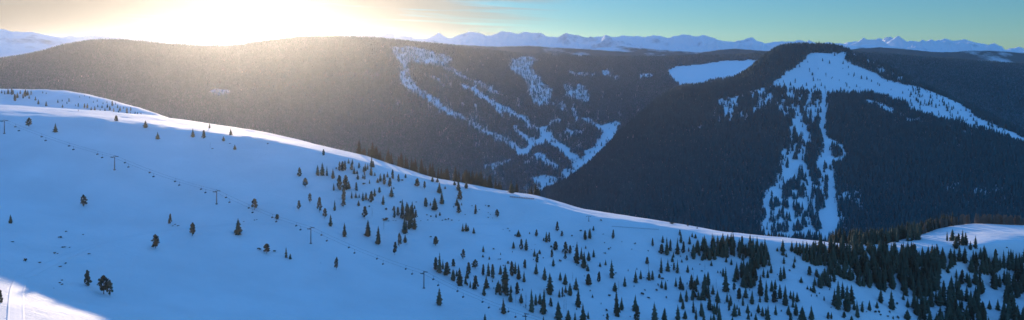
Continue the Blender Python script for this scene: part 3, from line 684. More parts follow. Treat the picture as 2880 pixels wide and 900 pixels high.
addc(1620, 700, B_, """s 200 92 95 44;s 272 200 55 34;s 335 182 65 30;s 405 325 210 75;u 450 278 16;b 142 412 130 95;b 260 375 120 60;s 552 422 115 50;s 440 480 110 60;d 483 470 110 46;s 465 755 300 90;s 515 690 150 60;u 378 532 28 34;s 187 550 40 26;u 162 482 25 18;u 345 700 30 30;p 355 820 90 50;s 675 380 150 56;s 733 338 105 46;d 820 240 150 60;b 805 170 80 60;s 825 350 120 60;s 867 345 105 48;d 795 380 130 34
s 965 270 185 50;s 1040 250 145 58;s 1090 145 75 46;s 1103 95 70 30;b 1110 245 90 48;s 1148 270 160 44;s 1198 150 40 24;b 1255 130 60 40;s 1265 265 92 45;s 1532 190 60 34;s 1700 150 58 32;d 1460 240 80 36;u 1425 255 22 26
b 945 330 50 45;u 980 345 30 36;s 970 440 90 45;s 1015 460 105 42;u 930 415 35 20;u 750 518 40 36;u 780 475 28 18;u 912 473 32 26;u 822 558 20 34;u 1022 558 38 18
s 670 700 190 80;b 690 815 170 110;s 890 830 235 100;s 1000 830 170 80;s 1130 425 110 40;s 1180 350 50 30;b 1185 460 110 80;s 1212 465 90 36;d 1330 350 90 50
b 1345 550 190 105;s 1185 600 120 60;s 1250 595 90 40;s 1210 680 120 50;s 1155 810 190 75;s 1235 790 100 60;s 1330 720 150 50;s 1360 800 150 40;s 1415 750 170 50;s 1450 475 95 42;s 1500 560 180 55;s 1415 580 95 40;s 1510 690 180 70;s 1550 510 110 50;s 1695 480 285 85;s 1665 310 100 44;d 1590 440 110 50;d 1610 590 90 50;s 1455 580 90 40;s 1585 740 100 40;s 1625 810 190 65;s 1560 820 100 44;s 1605 270 30 16;s 1638 275 35 20""")
addc(1620, 580, A_, """b 92 345 95 50;s 145 330 108 40;b 180 252 48 30;b 383 335 95 42;u 608 388 20 18;u 336 442 14;b 788 412 85 36;u 50 252 14;u 280 288 8
s 893 372 78 38;b 880 490 100 80;s 935 498 185 60;b 970 460 80 50;s 972 385 55 30;s 1045 490 170 55;b 1068 300 60 34;s 1080 370 110 40;b 1105 480 120 55
s 1168 390 88 34;s 1195 315 50 26;s 1230 328 50 32;s 1160 465 50 22;s 1210 540 160 55;b 1150 205 40 25;u 1245 228 14;u 258 150 20 24;u 990 178 12 60;u 1605 272 14""")
addc(2040, 700, B_, """s 68 178 75 36;s 12 150 58 30;s 518 270 105 45;s 480 325 95 40;s 432 320 110 44;s 663 165 90 40;s 652 70 75 45;s 690 88 45 28;s 588 25 45 28;s 787 148 78 30;s 775 215 80 38;s 628 360 165 55;s 665 335 150 55;u 727 250 30 22;s 858 378 70 48;b 818 70 60 40;u 848 60 35 24;b 950 300 105 75;s 1027 300 90 40
s 303 598 88 50;p 152 595 150 75;p 100 480 100 50;s 60 640 120 50;s 20 600 110 44;s 375 710 98 55;s 420 760 110 50;s 478 800 175 65;s 133 682 58 28;s 295 762 50 22;s 345 805 80 44;s 570 745 120 45;u 635 710 35 16;s 400 530 240 80;s 465 600 250 60;b 560 600 130 110;s 525 480 130 56;s 565 460 120 44;s 620 560 170 60;s 678 635 235 85;s 738 560 95 45;s 770 600 130 44;s 812 600 115 48;s 765 660 100 40;s 800 750 150 70;s 715 745 110 60;b 740 810 90 60;s 870 820 180 110;s 975 800 165 75;b 1165 790 75 60;s 1200 790 80 30;b 1345 780 70 65;s 1430 825 75 50;s 80 820 65 35;b 1118 585 50 26;u 1035 540 30 20;u 1065 510 25 14;s 930 455 45 30;s 1000 490 110 60;s 965 470 50 28
s 1275 680 330 100;s 1235 640 200 70;s 1380 705 300 110;s 1430 620 220 80;s 1330 560 200 70;s 1460 690 120 50;s 1497 775 200 60;s 1550 710 125 50;s 1633 695 115 48;s 1718 668 75 42;u 1700 720 30 22;u 1740 720 35 22;u 1757 750 20 24
s 105 370 120 56;s 125 300 160 60;s 190 330 180 70;s 240 420 270 90;s 290 440 200 60;s 340 360 100 40;s 180 240 110 46""")
addc(2440, 580, B_, """s 960 392 138 80;s 900 392 112 30;s 1000 470 150 80;b 1030 440 130 70;s 1075 440 180 60;s 1110 440 150 66;s 1165 492 105 44;s 1222 472 145 60;s 470 490 65 30;p 518 502 64 44;s 425 510 60 34;s 380 520 50 30;s 300 530 50 34;s 210 560 70 44;s 1320 560 130 56;s 1280 600 140 60;s 1340 640 180 80;s 1200 640 150 60;s 1040 620 180 80;s 1100 640 190 80;s 940 600 130 60;s 850 570 120 60;s 760 560 120 56;s 680 560 55 50;s 980 660 190 70;s 870 640 120 60;u 1575 470 14
s 1500 700 140 66;s 1545 700 210 60;s 1600 720 240 70;s 1640 720 230 60;s 1690 740 200 70;s 1740 700 160 60;s 1770 640 140 60;s 1460 740 120 56;s 1412 780 160 40""")
addc(2440, 700, B_, """s 275 685 220 90;s 105 670 80 44;s 20 695 120 44;s 150 610 160 70;u 335 635 45 26;u 90 725 40 26;u 130 722 40 22;u 250 725 40 22;u 148 752 22 24;u 230 770 24 24;s 290 790 40 24;u 345 790 50 26;s 455 660 110 50;s 515 640 110 44;s 545 740 160 60;s 405 575 80 40
s 450 800 120 80;s 590 760 130 60;s 640 800 150 70;s 1380 680 105 56;s 1475 690 130 60;s 1300 660 80 36;s 1205 690 150 50;s 1060 370 130 50;s 1005 330 110 40;s 910 270 90 50;s 1130 330 60 40;s 1300 450 70 36""")
# shrub and needle litter specks on the big slope at the left
addc(0, 450, 1.7885, """s 53 318 46 24;u 333 362 8;u 303 392 12;u 62 412 5 16;u 418 376 6;u 128 508 18 18;u 447 474 8;u 275 470 9;u 290 472 6;u 318 440 7 20;u 350 440 4 10;u 328 520 6 14;u 300 537 6 18;u 195 516 4 20;u 310 605 6 12;u 300 618 6 14;u 312 628 8 14;u 270 645 4
p 421 234 58 38;b 855 320 50 24;p 968 382 66 42;p 783 444 68 52;s 1198 373 82 46;p 1342 470 50 44;u 1303 450 12;u 1380 460 10;b 1392 298 26 24;u 895 332 6 12;u 880 325 5 12;u 868 332 4 10;u 1280 303 4 10;u 1292 300 4 8;u 1225 310 3 10
b 440 632 78 46;p 522 674 94 66;p 553 683 78 42;u 8 -1 3;p 1280 250 56 42""")
T = [t for t in T if not (abs(t[0]-235) < 4 and abs(t[1]-580) < 6 and False)]
T = [t if not (abs(t[0]-235.4) < 1 and abs(t[1]-580.8) < 1) else [t[0], t[1], t[2], t[3], 'd2'] for t in T]
for t in T:
    if t[4] == 'd2': t[4] = 'p'
addc(0, 700, B_, "b 5 610 150 80")

# dense groves: polygons of tree bases (photo px) with spacing
GROVES = [
 ('low', [(2040,880),(2060,820),(2090,830),(2150,850),(2160,900),(2050,905)], 14, (22,40)),
 ('tang', [(1930,830),(1960,790),(2010,790),(2030,860),(2010,910),(1930,910)], 26, (20,42)),
 ('colm', [(1010,470),(1060,480),(1050,520),(1000,515)], 8, (14,24)),
 ('mid2', [(1130,590),(1165,590),(1160,640),(1140,650)], 12, (18,34)),
 ('mid3', [(1225,740),(1270,760),(1440,800),(1470,860),(1400,850),(1300,810),(1230,770)], 16, (18,34)),
 ('pine', [(1945,716),(1985,690),(2040,682),(2110,688),(2160,700),(2175,735),(2162,752),(2122,765),(2128,805),(2090,812),(2062,790),(2100,745),(2060,724),(2030,735),(1990,735),(1960,735)], 150, (20, 42)),
 ('mid',  cr(2040,700,B_,[(975,320),(1060,290),(1150,250),(1230,300),(1250,400),(1190,470),(1110,450),(1000,440)]), 20, (24, 42)),
 ('band', [(2190,712),(2215,700),(2255,700),(2300,705),(2335,755),(2300,755),(2262,735),(2235,728)], 50, (20, 38)),
 ('wood', [(2300,702),(2345,705),(2450,708),(2480,712),(2580,728),(2640,735),(2645,780),(2630,830),(2600,850),(2540,832),(2530,800),(2525,770),(2515,770),(2512,828),(2470,815),(2440,812),(2400,800),(2370,790),(2350,775),(2335,760)], 330, (28, 56)),
 ('wood', [(2640,740),(2690,748),(2640,790)], 10, (26, 44)),
 ('wood', [(2720,735),(2790,745),(2790,780),(2745,775),(2728,765)], 22, (28, 46)),
 ('wood', [(2795,750),(2880,735),(2960,740),(2960,930),(2820,930),(2815,880),(2822,830),(2790,810),(2790,770)], 110, (34, 60)),
 ('wood', [(2690,800),(2740,790),(2770,815),(2750,860),(2790,900),(2790,940),(2650,940),(2660,880),(2640,850),(2655,810)], 90, (30, 52)),
 ('wood', [(2560,850),(2640,850),(2660,930),(2560,930),(2575,880)], 34, (28, 48)),
]
stand = [  # (polygon of bases, n, height m range): trees beyond the right crest and the stand left of the knoll
 ([(2395,694),(2440,692),(2500,683),(2590,676),(2592,652),(2540,650),(2450,668),(2385,682)], 150, (28, 48)),
]
grove_T = []
def sample_poly(P, n):
    P = np.array(P, float); out = []; lo = P.min(0); hi = P.max(0)
    while len(out) < n:
        q = rng.uniform(lo, hi)
        if inpoly(np.array([q[0]]), np.array([q[1]]), P)[0]: out.append(q)
    return out
for nm, P, n, hh in GROVES:
    pts = sample_poly(P, n)
    for q in pts:
        h = rng.uniform(*hh); grove_T.append([q[0], q[1], h, h*rng.uniform(.32, .5), 's' if rng.random() < .85 else 'b'])
for P, n, hh in stand:
    for q in sample_poly(P, n):
        h = rng.uniform(*hh)*1.05; grove_T.append([q[0], q[1], h, h*rng.uniform(.3, .45), 's'])
# sparse seedlings on the right slope
for q in sample_poly([(1500,640),(1900,690),(2150,760),(2420,840),(2500,900),(1500,900),(1300,780)], 90):
    h = rng.uniform(3, 8); T.append([q[0], q[1], h, h*.8 if h < 5 else h*.5, 'u' if h < 6 else 's'])

# second ridge trees (left, behind the crest)
T2 = []
for e in "18 118 35;48 130 38;82 125 62;120 135 70;152 200 75;178 165 65;208 125 45;237 172 50;262 155 75;285 140 60;300 172 40;320 135 45;365 190 45;395 230 55;440 118 25;475 125 22;475 250 55;595 215 38;640 200 25;688 228 25;710 207 40;643 265 38;778 250 22;805 257 40;870 272 50;898 270 55;938 298 45;975 300 55;1005 260 30;1050 270 35;1080 298 35;1105 265 45;1130 290 50;1155 250 55;1170 310 40;1235 300 50;1305 330 65;1210 270 40;1345 300 40;1415 345 40;1450 350 35;1000 205 25;920 170 20;1100 215 22;960 215 22;1060 230 24;1150 215 20;1190 235 24;1270 280 26;1390 330 26;820 160 20;870 150 16;90 128 40;135 128 46;250 128 40;1030 300 28;1220 318 30;1340 340 32".split(';'):
    x, y, h = map(float, e.split()); T2.append([x/A_, 230+y/A_, h/A_, h/A_*.48, 's' if rng.random() < .6 else 'b'])
# ------------------------------------------------------------------ lay out near trees
near = []   # dict per tree
def place(t, layer='F'):
    px, py, h, w, k = t
    if layer == 'F':
        x, y, z = fpos(px, py)
    else:
        y = Bk.find(px, py, 1150, 1560); x = wx(px, y); z = float(Bk.z(px, y))
    near.append(dict(px=px, py=py, x=x, y=y, z=z, hp=h, wp=w, h=h*y/F, w=w*y/F, k=k, layer=layer))
for t in T: place(t)
nT = len(near)
for t in grove_T: place(t)
for t in T2: place(t, 'B')
for i, n in enumerate(near): n['listed'] = i < nT or n['layer'] == 'B'

# trees standing beyond the crest, seen as tops over it
beyond = []
def add_beyond(p0, p1, n, dy, hm, k='s', wf=.4):
    for i in range(n):
        px = rng.uniform(p0, p1); y = float(cresty(px))+rng.uniform(*dy); x = wx(px, y); z = float(Fg.z(px, y)); h = rng.uniform(*hm)
        beyond.append(dict(px=px, py=to_py(z, y), x=x, y=y, z=z, h=h, w=h*rng.uniform(wf*.8, wf*1.2), k=k, hp=h*F/y, wp=0, layer='F', listed=False))
add_beyond(1010, 1290, 80, (8, 62), (12, 20)); add_beyond(1290, 1380, 34, (8, 50), (13, 20)); add_beyond(1380, 1530, 16, (12, 50), (10, 17))
add_beyond(2330, 2450, 50, (8, 60), (10, 18)); add_beyond(2600, 2960, 130, (2, 16), (10, 14), 'd2', .34); add_beyond(2570, 2690, 50, (8, 40), (12, 20))
add_beyond(2160, 2200, 5, (4, 12), (5, 7))

# ------------------------------------------------------------------ regions used to word the labels
REG = [  # (x0,y0,x1,y1, phrase, group)
 (-10,700,20,900,'left of the sunlit snow track'),
 (90,730,180,880,'in lower left bunch above sunlit snow'),
 (180,730,340,880,'in lower left bunch above sunlit snow'),
 (-10,300,190,430,"under the crest's left end"),
 (190,300,470,420,'just under the left bright crest'),
 (470,300,700,430,'below crest, upslope of second lift tower'),
 (470,500,760,700,'around the third lift tower'),
 (700,650,860,760,'on slope below fourth lift tower'),
 (700,700,1000,780,'on slope below fourth lift tower'),
 (780,400,920,540,'in loose group under the upper crest'),
 (920,400,1060,520,'in brownish stand under the crest'),
 (820,520,1000,640,'between fourth lift tower and crest'),
 (920,520,1080,580,'in the mid slope tree row'),
 (1000,480,1160,560,'in stand under the tall crest trees'),
 (1000,560,1200,760,'in dark column above fifth lift tower'),
 (1160,480,1260,620,'by the spire pair near the crest'),
 (1260,490,1340,610,'in tree file dropping from the crest'),
 (1340,520,1720,650,'on snow below the red fence'),
 (1200,620,1500,700,'on snow above the fifth tower grove'),
 (1440,620,1600,720,'in broken grove below red fence'),
 (1600,600,1800,720,'below the small upper lift tower'),
 (1180,690,1320,830,'in grove beside fifth lift tower'),
 (1320,690,1500,800,'in grove uphill of sixth lift tower'),
 (1180,830,1460,900,'at bottom between fifth and sixth towers'),
 (1460,780,1660,900,'at bottom right of sixth lift tower'),
 (1500,690,1700,800,'in scattered wood above sixth lift tower'),
 (1640,700,1900,800,'in thin wood at lower middle right'),
 (1640,800,1900,900,"at the thin wood's bottom edge"),
 (1800,640,1960,780,'left of the long dark grove'),
 (1900,640,2180,830,'in long dark grove below right crest'),
 (1880,780,2100,900,'in the tangled lower grove'),
 (2040,800,2260,900,'at bottom under the long dark grove'),
 (2150,680,2300,800,'on strip between the dark woods'),
 (2250,690,2420,800,'at left edge of big dark wood'),
 (2260,790,2520,900,'at foot of the big dark wood'),
 (2640,620,2780,720,'in clump on the sunlit knoll'),
 (2440,640,2640,730,'on low sunlit rise at right'),
 (2380,640,2600,700,'in stand left of sunlit knoll'),
 (2300,690,2660,860,'in big dark wood, lower right'),
 (2520,690,2800,800,'in dark wood below sunlit knoll'),
 (2790,700,2980,940,'in black wood at right edge'),
 (2440,780,2980,960,'in broken wood, lower right corner'),
]
def region(n):
    if n['layer'] == 'B': return 'on far left ridge behind crest' if n['px'] < 220 else 'on falling end of far left ridge'
    best = None; bd = 1e9
    for (x0, y0, x1, y1, ph) in REG:
        if x0 <= n['px'] <= x1 and y0 <= n['py'] <= y1:
            a = (x1-x0)*(y1-y0)
            if a < bd: bd = a; best = ph
    if best: return best
    for (x0, y0, x1, y1, ph) in REG:
        dd = abs(n['px']-(x0+x1)/2)+abs(n['py']-(y0+y1)/2)
        if dd < bd or best is None: bd = dd; best = ph
    return best
ORD = ['leftmost', 'second from the left', 'third from the left', 'fourth from the left', 'fifth from the left', 'sixth from the left', 'seventh from the left', 'eighth from the left', 'ninth from the left']
NUM = {2: 'two', 3: 'three', 4: 'four', 5: 'five', 6: 'six', 7: 'seven', 8: 'eight', 9: 'nine'}
# pick the individuals
def limit(kinds, n):
    c = [t for t in near if t['k'] in kinds]
    c.sort(key=lambda t: -t['hp']*(1 if t['listed'] else .82)); return c[:n], c[n:]
ind = []; rest = []
for kinds, n in ((('s',), 295), (('p', 'b'), 150), (('d',), 40), (('u',), 110)):
    a, b_ = limit(kinds, n); ind += a; rest += b_
rest_sp = [t for t in rest if t['k'] != 'u']; rest_u = [t for t in rest if t['k'] == 'u']
from collections import defaultdict
buck = defaultdict(list)
for t in ind:
    reg = region(t); k = t['k']; h = t['hp']
    if k == 's': size = 'tall' if h > 36 else 'small' if h < 17 else 'mid-height'; slim = 'narrow ' if t['w'] < .34*t['h'] else ''
    elif k in 'pb': size = 'tall' if h > 30 else 'small' if h < 18 else 'mid-height'; slim = ''
    else: size = 'tiny' if h < 4 else ''; slim = ''
    base = {'s': 'dark spruce', 'p': 'rounded pine', 'b': 'bushy evergreen', 'd': 'leafless grey tree', 'u': 'low dark shrub'}[k]
    buck[(k, size, slim, base, reg)].append(t)
for (k, size, slim, base, reg), L in buck.items():
    L.sort(key=lambda t: t['px']); head = (size+' '+slim+base).strip()
    head = ' '.join(head.split())
    for i, t in enumerate(L):
        if len(L) == 1: t['label'] = f'{head} {reg}'
        elif len(L) <= 9:
            w = ORD[i].replace('from the left', 'from left') if i < len(L)-1 else 'rightmost'
            t['label'] = f'{head}, {w} of {NUM[len(L)]} {reg}'
        else: t['label'] = f'{head}, one of many alike {reg}'
        assert len(t['label'].split()) <= 16, t['label']
        t['group'] = {'s': 'spruces ', 'p': 'pines ', 'b': 'rounded evergreens ', 'd': 'dead trees ', 'u': 'shrubs '}[k]+reg
def make_tree(t, i):
    nm, cat = KNAME[t['k']]; protos = KIND[t['k']]; cm, tm = protos[i % len(protos)]
    rz = random.uniform(0, 6.28); sc = (t['w']*1.08, t['w']*1.08, t['h'])
    if t['k'] == 'u':
        o = bpy.data.objects.new('shrub', cm); col.objects.link(o); o.location = (t['x'], t['y'], t['z']-.1*t['h']); o.rotation_euler = (0, 0, rz); o.scale = (max(.3, t['w']), max(.3, t['w']), max(.3, t['h']))
        tag(o, t['label'], 'shrub', t['group']); return
    root = empty(nm, (t['x'], t['y'], t['z']-.15), rz); root.scale = sc
    root.rotation_euler = (random.uniform(-.03, .03), random.uniform(-.03, .03), rz)
    tag(root, t['label'], 'tree', t['group'])
    c = bpy.data.objects.new('branches' if t['k'] == 'd' else 'crown', cm); col.objects.link(c); c.parent = root
    r_ = bpy.data.objects.new('trunk', tm); col.objects.link(r_); r_.parent = root
for i, t in enumerate(ind): make_tree(t, i)
print('individual trees', len(ind), 'rest', len(rest), 'regions', len(buck))
# everything past the individuals: merged detailed copies
def merged(name, items, label, cat, matkey='spruce', kindmap=None):
    Vs = []; Fs = []; off = 0
    cache = {}
    for i, t in enumerate(items):
        k = {'d2': 'b'}.get(t['k'], t['k']); pr = KIND[k]; cm, tm = pr[i % len(pr)]
        meshes = [cm] if k == 'u' else [cm, tm]
        for me in meshes:
            if me.name not in cache:
                v = np.empty(len(me.vertices)*3); me.vertices.foreach_get('co', v); me.calc_loop_triangles()
                f = np.empty(len(me.loop_triangles)*3, np.int32); me.loop_triangles.foreach_get('vertices', f)
                cache[me.name] = (v.reshape(-1, 3), f.reshape(-1, 3))
            v, f = cache[me.name]; a = (i*2.399) % 6.283; ca, sa = math.cos(a), math.sin(a)
            X = (v[:, 0]*ca-v[:, 1]*sa)*t['w']*1.08+t['x']; Y = (v[:, 0]*sa+v[:, 1]*ca)*t['w']*1.08+t['y']; Z = v[:, 2]*t['h']+t['z']-.15
            Vs.append(np.stack([X, Y, Z], -1)); Fs.append(f+off); off += len(v)
    o = mesh_np(name, np.concatenate(Vs), np.concatenate(Fs), M[matkey]); tag(o, label, cat, kind='stuff'); return o
merged('dense_conifers', rest_sp, 'mass of smaller dark conifers filling the groves of the near slope', 'trees')
if rest_u: merged('shrub_specks', rest_u, 'small dark shrub tips poking through the snow of the near slope', 'shrubs', 'shrub')
bs = [t for t in beyond if t['k'] == 's']; bd = [t for t in beyond if t['k'] == 'd2']
merged('crest_conifers', bs, 'row of conifer tops rising from behind the crest of the snow slope', 'trees')
for t in bd: t['w'] *= 1.3
M['greybrush'] = simple('leafless_grey_crowns', (.24, .19, .15), .9, var=.3, scale=1)
merged('leafless_grove', bd, 'grey brown leafless trees in a row behind the sunlit knoll', 'trees', 'greybrush')

# ------------------------------------------------------------------ chairlift
TW = [(-300,330,300),(12,376,340),(322,478,441),(609,574,538),(874,685,642),(1192,811,767),(1478,930,886),(1740,1020,978)]
def tower_mesh_parts(root, H):
    mb = MB(); mb.tube([(0, 0, -.6), (0, 0, H*.5), (0, 0, H)], [.42, .34, .26], 10); mb.build('pole', M['steel'], root)
    mb = MB(); mb.box((0, 0, H+.1), (.35, 6.0, .38)); mb.build('crossarm', M['steel'], root)
    mb = MB(); mb.tube([(-.1, -1.6, H+.3), (-.1, 0, H+1.5), (-.1, 1.6, H+.3)], .09, 5); mb.build('lifting_frame', M['steel'], root)
    for s in (-1, 1):
        mb = MB(); mb.box((0, s*2.7, H-.25), (3.6, .18, .22))
        sh = mb.build('sheave_beam', M['darksteel'], root)
        for q in (-1.5, -.9, -.3, .3, .9, 1.5):
            w = MB(); w.tube([(q, s*2.7-.1, H+.02), (q, s*2.7+.1, H+.02)], .24, 10); w.build('wheel', M['darksteel'], sh)
    mb = MB()
    for k in range(int(H/.7)): mb.box((.45, 0, .6+k*.7), (.06, .45, .05))
    mb.box((.45, -.22, H*.5), (.06, .05, H-.6)); mb.box((.45, .22, H*.5), (.06, .05, H-.6)); mb.build('ladder', M['darksteel'], root)
    mb = MB(); mb.box((0, 0, .1), (1.5, 1.5, .8)); mb.build('footing', M['steel'], root)
towers = []
for i, (px, pb, pt) in enumerate(TW):
    x, y, z = fpos(px, pb) if pb < 1000 else (wx(px, 585), 585, float(Fg.z(px, 585)))
    towers.append([x, y, z, (pb-pt)*y/F])
TL = ['off', 'steel lift tower at the left edge below the crest', 'steel lift tower second from the left on the shaded slope', 'steel lift tower standing mid slope left of the dark pointed spruce',
      'steel lift tower fourth from the left on the bare slope', 'steel lift tower beside the left edge of the lower groves', 'steel lift tower at the bottom edge among the trees', 'off']
tops = []
for i, (x, y, z, H) in enumerate(towers):
    a = towers[max(0, i-1)]; b = towers[min(len(towers)-1, i+1)]
    rz = math.atan2(b[1]-a[1], b[0]-a[0])
    ux, uy = math.cos(rz), math.sin(rz); tops.append(((x, y, z+H), rz))
    if 0 < i < len(towers)-1:
        root = empty('lift_tower', (x, y, z), rz); tower_mesh_parts(root, H); tag(root, TL[i], 'lift tower', 'chairlift towers crossing the shaded slope')
chairpos = []
for s, nm in ((-1, 'downhill'), (1, 'uphill')):
    pts = []
    for i in range(len(tops)-1):
        (p, r0), (q, r1) = tops[i], tops[i+1]
        A = np.array([p[0]-s*2.7*math.sin(r0), p[1]+s*2.7*math.cos(r0), p[2]+.3]); B = np.array([q[0]-s*2.7*math.sin(r1), q[1]+s*2.7*math.cos(r1), q[2]+.3])
        for k in range(12):
            t = k/12; P = A*(1-t)+B*t; P[2] -= 2.2*4*t*(1-t); pts.append(P)
            if k in ((1, 4, 7, 10) if s > 0 else (2, 5, 8, 11)): chairpos.append((P.copy(), math.atan2(B[1]-A[1], B[0]-A[0]), s, i, k))
    pts.append(B); mb = MB(); mb.tube(pts, .055, 5, cap=False); o = mb.build('lift_cable', M['cable'])
    tag(o, f'thin steel haul cable of the chairlift, {"farther uphill" if s > 0 else "nearer downhill"} strand of the pair', 'cable', 'chairlift cables')
ch0 = None; nchair = 0
def chair_proto():
    mb = MB(); mb.tube([(0, 0, .1), (.05, 0, -1.2), (.25, 0, -2.6)], .07, 5); h = mb.build('hanger', M['darksteel'])
    mb = MB(); mb.box((.05, 0, -3.1), (.75, 2.2, .14)); s = mb.build('seat', M['seatmat'])
    mb = MB(); mb.box((-.32, 0, -2.7), (.12, 2.2, .75)); b = mb.build('backrest', M['seatmat'])
    mb = MB(); mb.tube([(.25, -1.1, -3.1), (.25, -1.1, -2.5), (.25, 1.1, -2.5), (.25, 1.1, -3.1)], .06, 5); f = mb.build('frame', M['darksteel'])
    return [h, s, b, f]
cp = chair_proto(); meshes = [(o.name.split('.')[0], o.data) for o in cp]
for o in cp: bpy.data.objects.remove(o)
perspan = defaultdict(list)
for c in chairpos:
    px = to_px(c[0][0], c[0][1]); py = to_py(c[0][2]-3, c[0][1])
    if -5 < px < 2890 and py < 900: perspan[(c[2], c[3])].append((px, c))
span_name = {0: 'left of the first lift tower', 1: 'between towers one and two', 2: 'between towers two and three', 3: 'between towers three and four', 4: 'between towers four and five', 5: 'between towers five and six', 6: 'right of the sixth lift tower'}
for (s, i), L in perspan.items():
    L.sort(key=lambda q: q[0])
    for j, (px, c) in enumerate(L):
        root = empty('lift_chair', tuple(c[0]), c[1])
        pos = ['first', 'second', 'third', 'fourth', 'fifth'][j]
        tag(root, f'dark lift chair, {pos} from left on {"far" if s > 0 else "near"} cable {span_name[i]}', 'lift chair', 'chairs hanging from the lift cables')
        for nm, me in meshes:
            o = bpy.data.objects.new(nm, me); col.objects.link(o); o.parent = root
# the small upper tower
x, y, z = fpos(1656, 622); root = empty('lift_tower', (x, y, z), R(70)); tower_mesh_parts(root, 7.5); root.scale = (.8, .8, .65)
tag(root, 'small isolated tee shaped lift tower high on the snow near the crest', 'lift tower')
# towers of the lift on the far mountain, and its top station
for k, (px, py) in enumerate([(2317,215),(2316,262),(2318,310),(2317,352),(2329,420),(2338,492),(2342,570)]):
    y = Rt.find(px, py, 1500, 3000); x = wx(px+6, y); root = empty('lift_tower', (x, y, float(Rt.zw(x, y))), R(90)); tower_mesh_parts(root, 12)
    tag(root, f'far lift tower on the cleared run of the right mountain, {["topmost","second from top","third from top","fourth from top","fifth from top","sixth from top","lowest"][k]} one', 'lift tower', 'lift towers on the far run')
px, py = 2299, 141; y = Rt.find(px, py, 2500, 3150); x = wx(px, y); z = float(Rt.zw(x, y))
root = empty('lift_station', (x, y, z)); mb = MB(); mb.box((0, 0, 4), (9, 12, 10)); mb.build('wall', M['wood'], root)
mb = MB(); mb.add([(-6,-7,8.8),(6,-7,8.8),(6,7,8.8),(-6,7,8.8),(0,-7,13),(0,7,13)], [(0,1,4),(3,5,2),(0,4,5,3),(1,2,5,4),(0,3,2,1)]); mb.build('roof', M['darksteel'], root)
mb = MB(); mb.box((0, -6.1, 4), (4, .2, 3)); mb.build('opening', M['glass'], root)
tag(root, 'dark lift station with pitched roof on the wooded summit of the right mountain', 'building')

# ------------------------------------------------------------------ fences, hut, markers
def fence(name, a, b, n, hgt, mat, label, solid=True):
    P = []
    for k in range(n+1):
        t = k/n; px = a[0]+(b[0]-a[0])*t; py = a[1]+(b[1]-a[1])*t; P.append(np.array(fpos(px, py)))
    root = empty(name, tuple(P[0]))
    L = [p-P[0] for p in P]
    for p in L:
        mb = MB(); mb.box((p[0], p[1], p[2]+hgt*.5-.1), (.12, .12, hgt+.4)); mb.build('post', M['wood'], root)
    mb = MB()
    for k in range(n):
        p, q = L[k], L[k+1]; m = (p+q)/2; d_ = q-p; ln = math.hypot(d_[0], d_[1]); rz = math.atan2(d_[1], d_[0])
        if solid:
            for s in range(int(ln/.32)):
                c = p+d_*((s+.5)/int(ln/.32)); mb.box((c[0], c[1]-.08, c[2]+hgt*.5), (.2, .03, hgt*.85), rz)
        else:
            mb.tube([p+np.array([0, 0, hgt*.9]), q+np.array([0, 0, hgt*.9])], .05, 4, cap=False); mb.tube([p+np.array([0, 0, hgt*.5]), q+np.array([0, 0, hgt*.5])], .05, 4, cap=False)
    mb.build('slats' if solid else 'rope', mat, root); tag(root, label, 'fence')
fence('snow_fence', (1434, 555), (1502, 561), 10, 1.5, M['fence'], 'low red brown slatted snow fence just below the crest')
fence('rope_fence', (1721, 638), (1852, 647), 22, .9, M['darksteel'], 'long thin dark rope fence crossing the snow near the crest', False)
x, y, z = fpos(2557, 677); root = empty('hut', (x, y, z), R(20)); mb = MB(); mb.box((0, 0, 1), (3.4, 3, 2.4)); mb.build('wall', M['wood'], root)
mb = MB(); mb.add([(-2,-1.9,2.1),(2,-1.9,2.1),(2,1.9,2.1),(-2,1.9,2.1),(-2,0,3.5),(2,0,3.5)], [(0,1,5,4),(2,3,4,5),(0,4,3),(1,2,5),(0,3,2,1)]); mb.build('roof', M['snow_soft'], root)
mb = MB(); mb.box((0, -1.53, .9), (.8, .08, 1.8)); mb.build('door', M['glass'], root); tag(root, 'tiny snow roofed hut against the dark stand left of the knoll', 'hut')
x, y, z = fpos(220, 314); root = empty('marker_post', (x, y, z)); mb = MB(); mb.box((0, 0, 1.1), (.18, .18, 2.6)); mb.build('post', M['wood'], root)
mb = MB(); mb.box((0, -.12, 1.9), (1.1, .06, .8)); mb.build('board', M['fence'], root); tag(root, 'small lone marker post standing on the sunlit crest', 'marker')

# ------------------------------------------------------------------ groomed track
def drape(name, line, width, lift, mat, n=160):
    P = np.array([fpos(px, py)[:2] for px, py in line]); dcum = np.r_[0, np.cumsum(np.hypot(*np.diff(P, axis=0).T))]
    s = np.linspace(0, dcum[-1], n); X = gsmooth(pchip(dcum, P[:, 0], s), 2); Y = gsmooth(pchip(dcum, P[:, 1], s), 2)
    tx, ty = np.gradient(X), np.gradient(Y); l = np.hypot(tx, ty); nx, ny = -ty/l, tx/l
    V = []; m = 15
    for j in range(m):
        o = (j/(m-1)-.5)*width; e = abs(j/(m-1)-.5)*2
        prof = .22*math.exp(-((e-.86)/.08)**2) - .09*math.exp(-((j/(m-1)-.46)/.03)**2) - (.5 if e > .98 else 0)
        xx, yy = X+nx*o, Y+ny*o; V.append(np.stack([xx, yy, Fg.zw(xx, yy)+lift+prof], -1))
    V = np.stack(V, 1).reshape(-1, 3); a = (np.arange(n-1)[:, None]*m+np.arange(m-1)[None, :]).ravel()
    o = mesh_np(name, V, np.stack([a, a+m, a+m+1, a+1], 1), mat, smooth=True); o['kind'] = 'structure'; return o
drape('snow_track', [(44, 985), (44, 900), (45, 850), (50, 808), (62, 782)], 7.0, .12, M['road'])
drape('snow_road', [(62, 782), (110, 760), (180, 725), (260, 692), (400, 658), (620, 634), (800, 629), (1000, 630), (1200, 627), (1450, 626)], 4.2, .05, M['road'], 400)

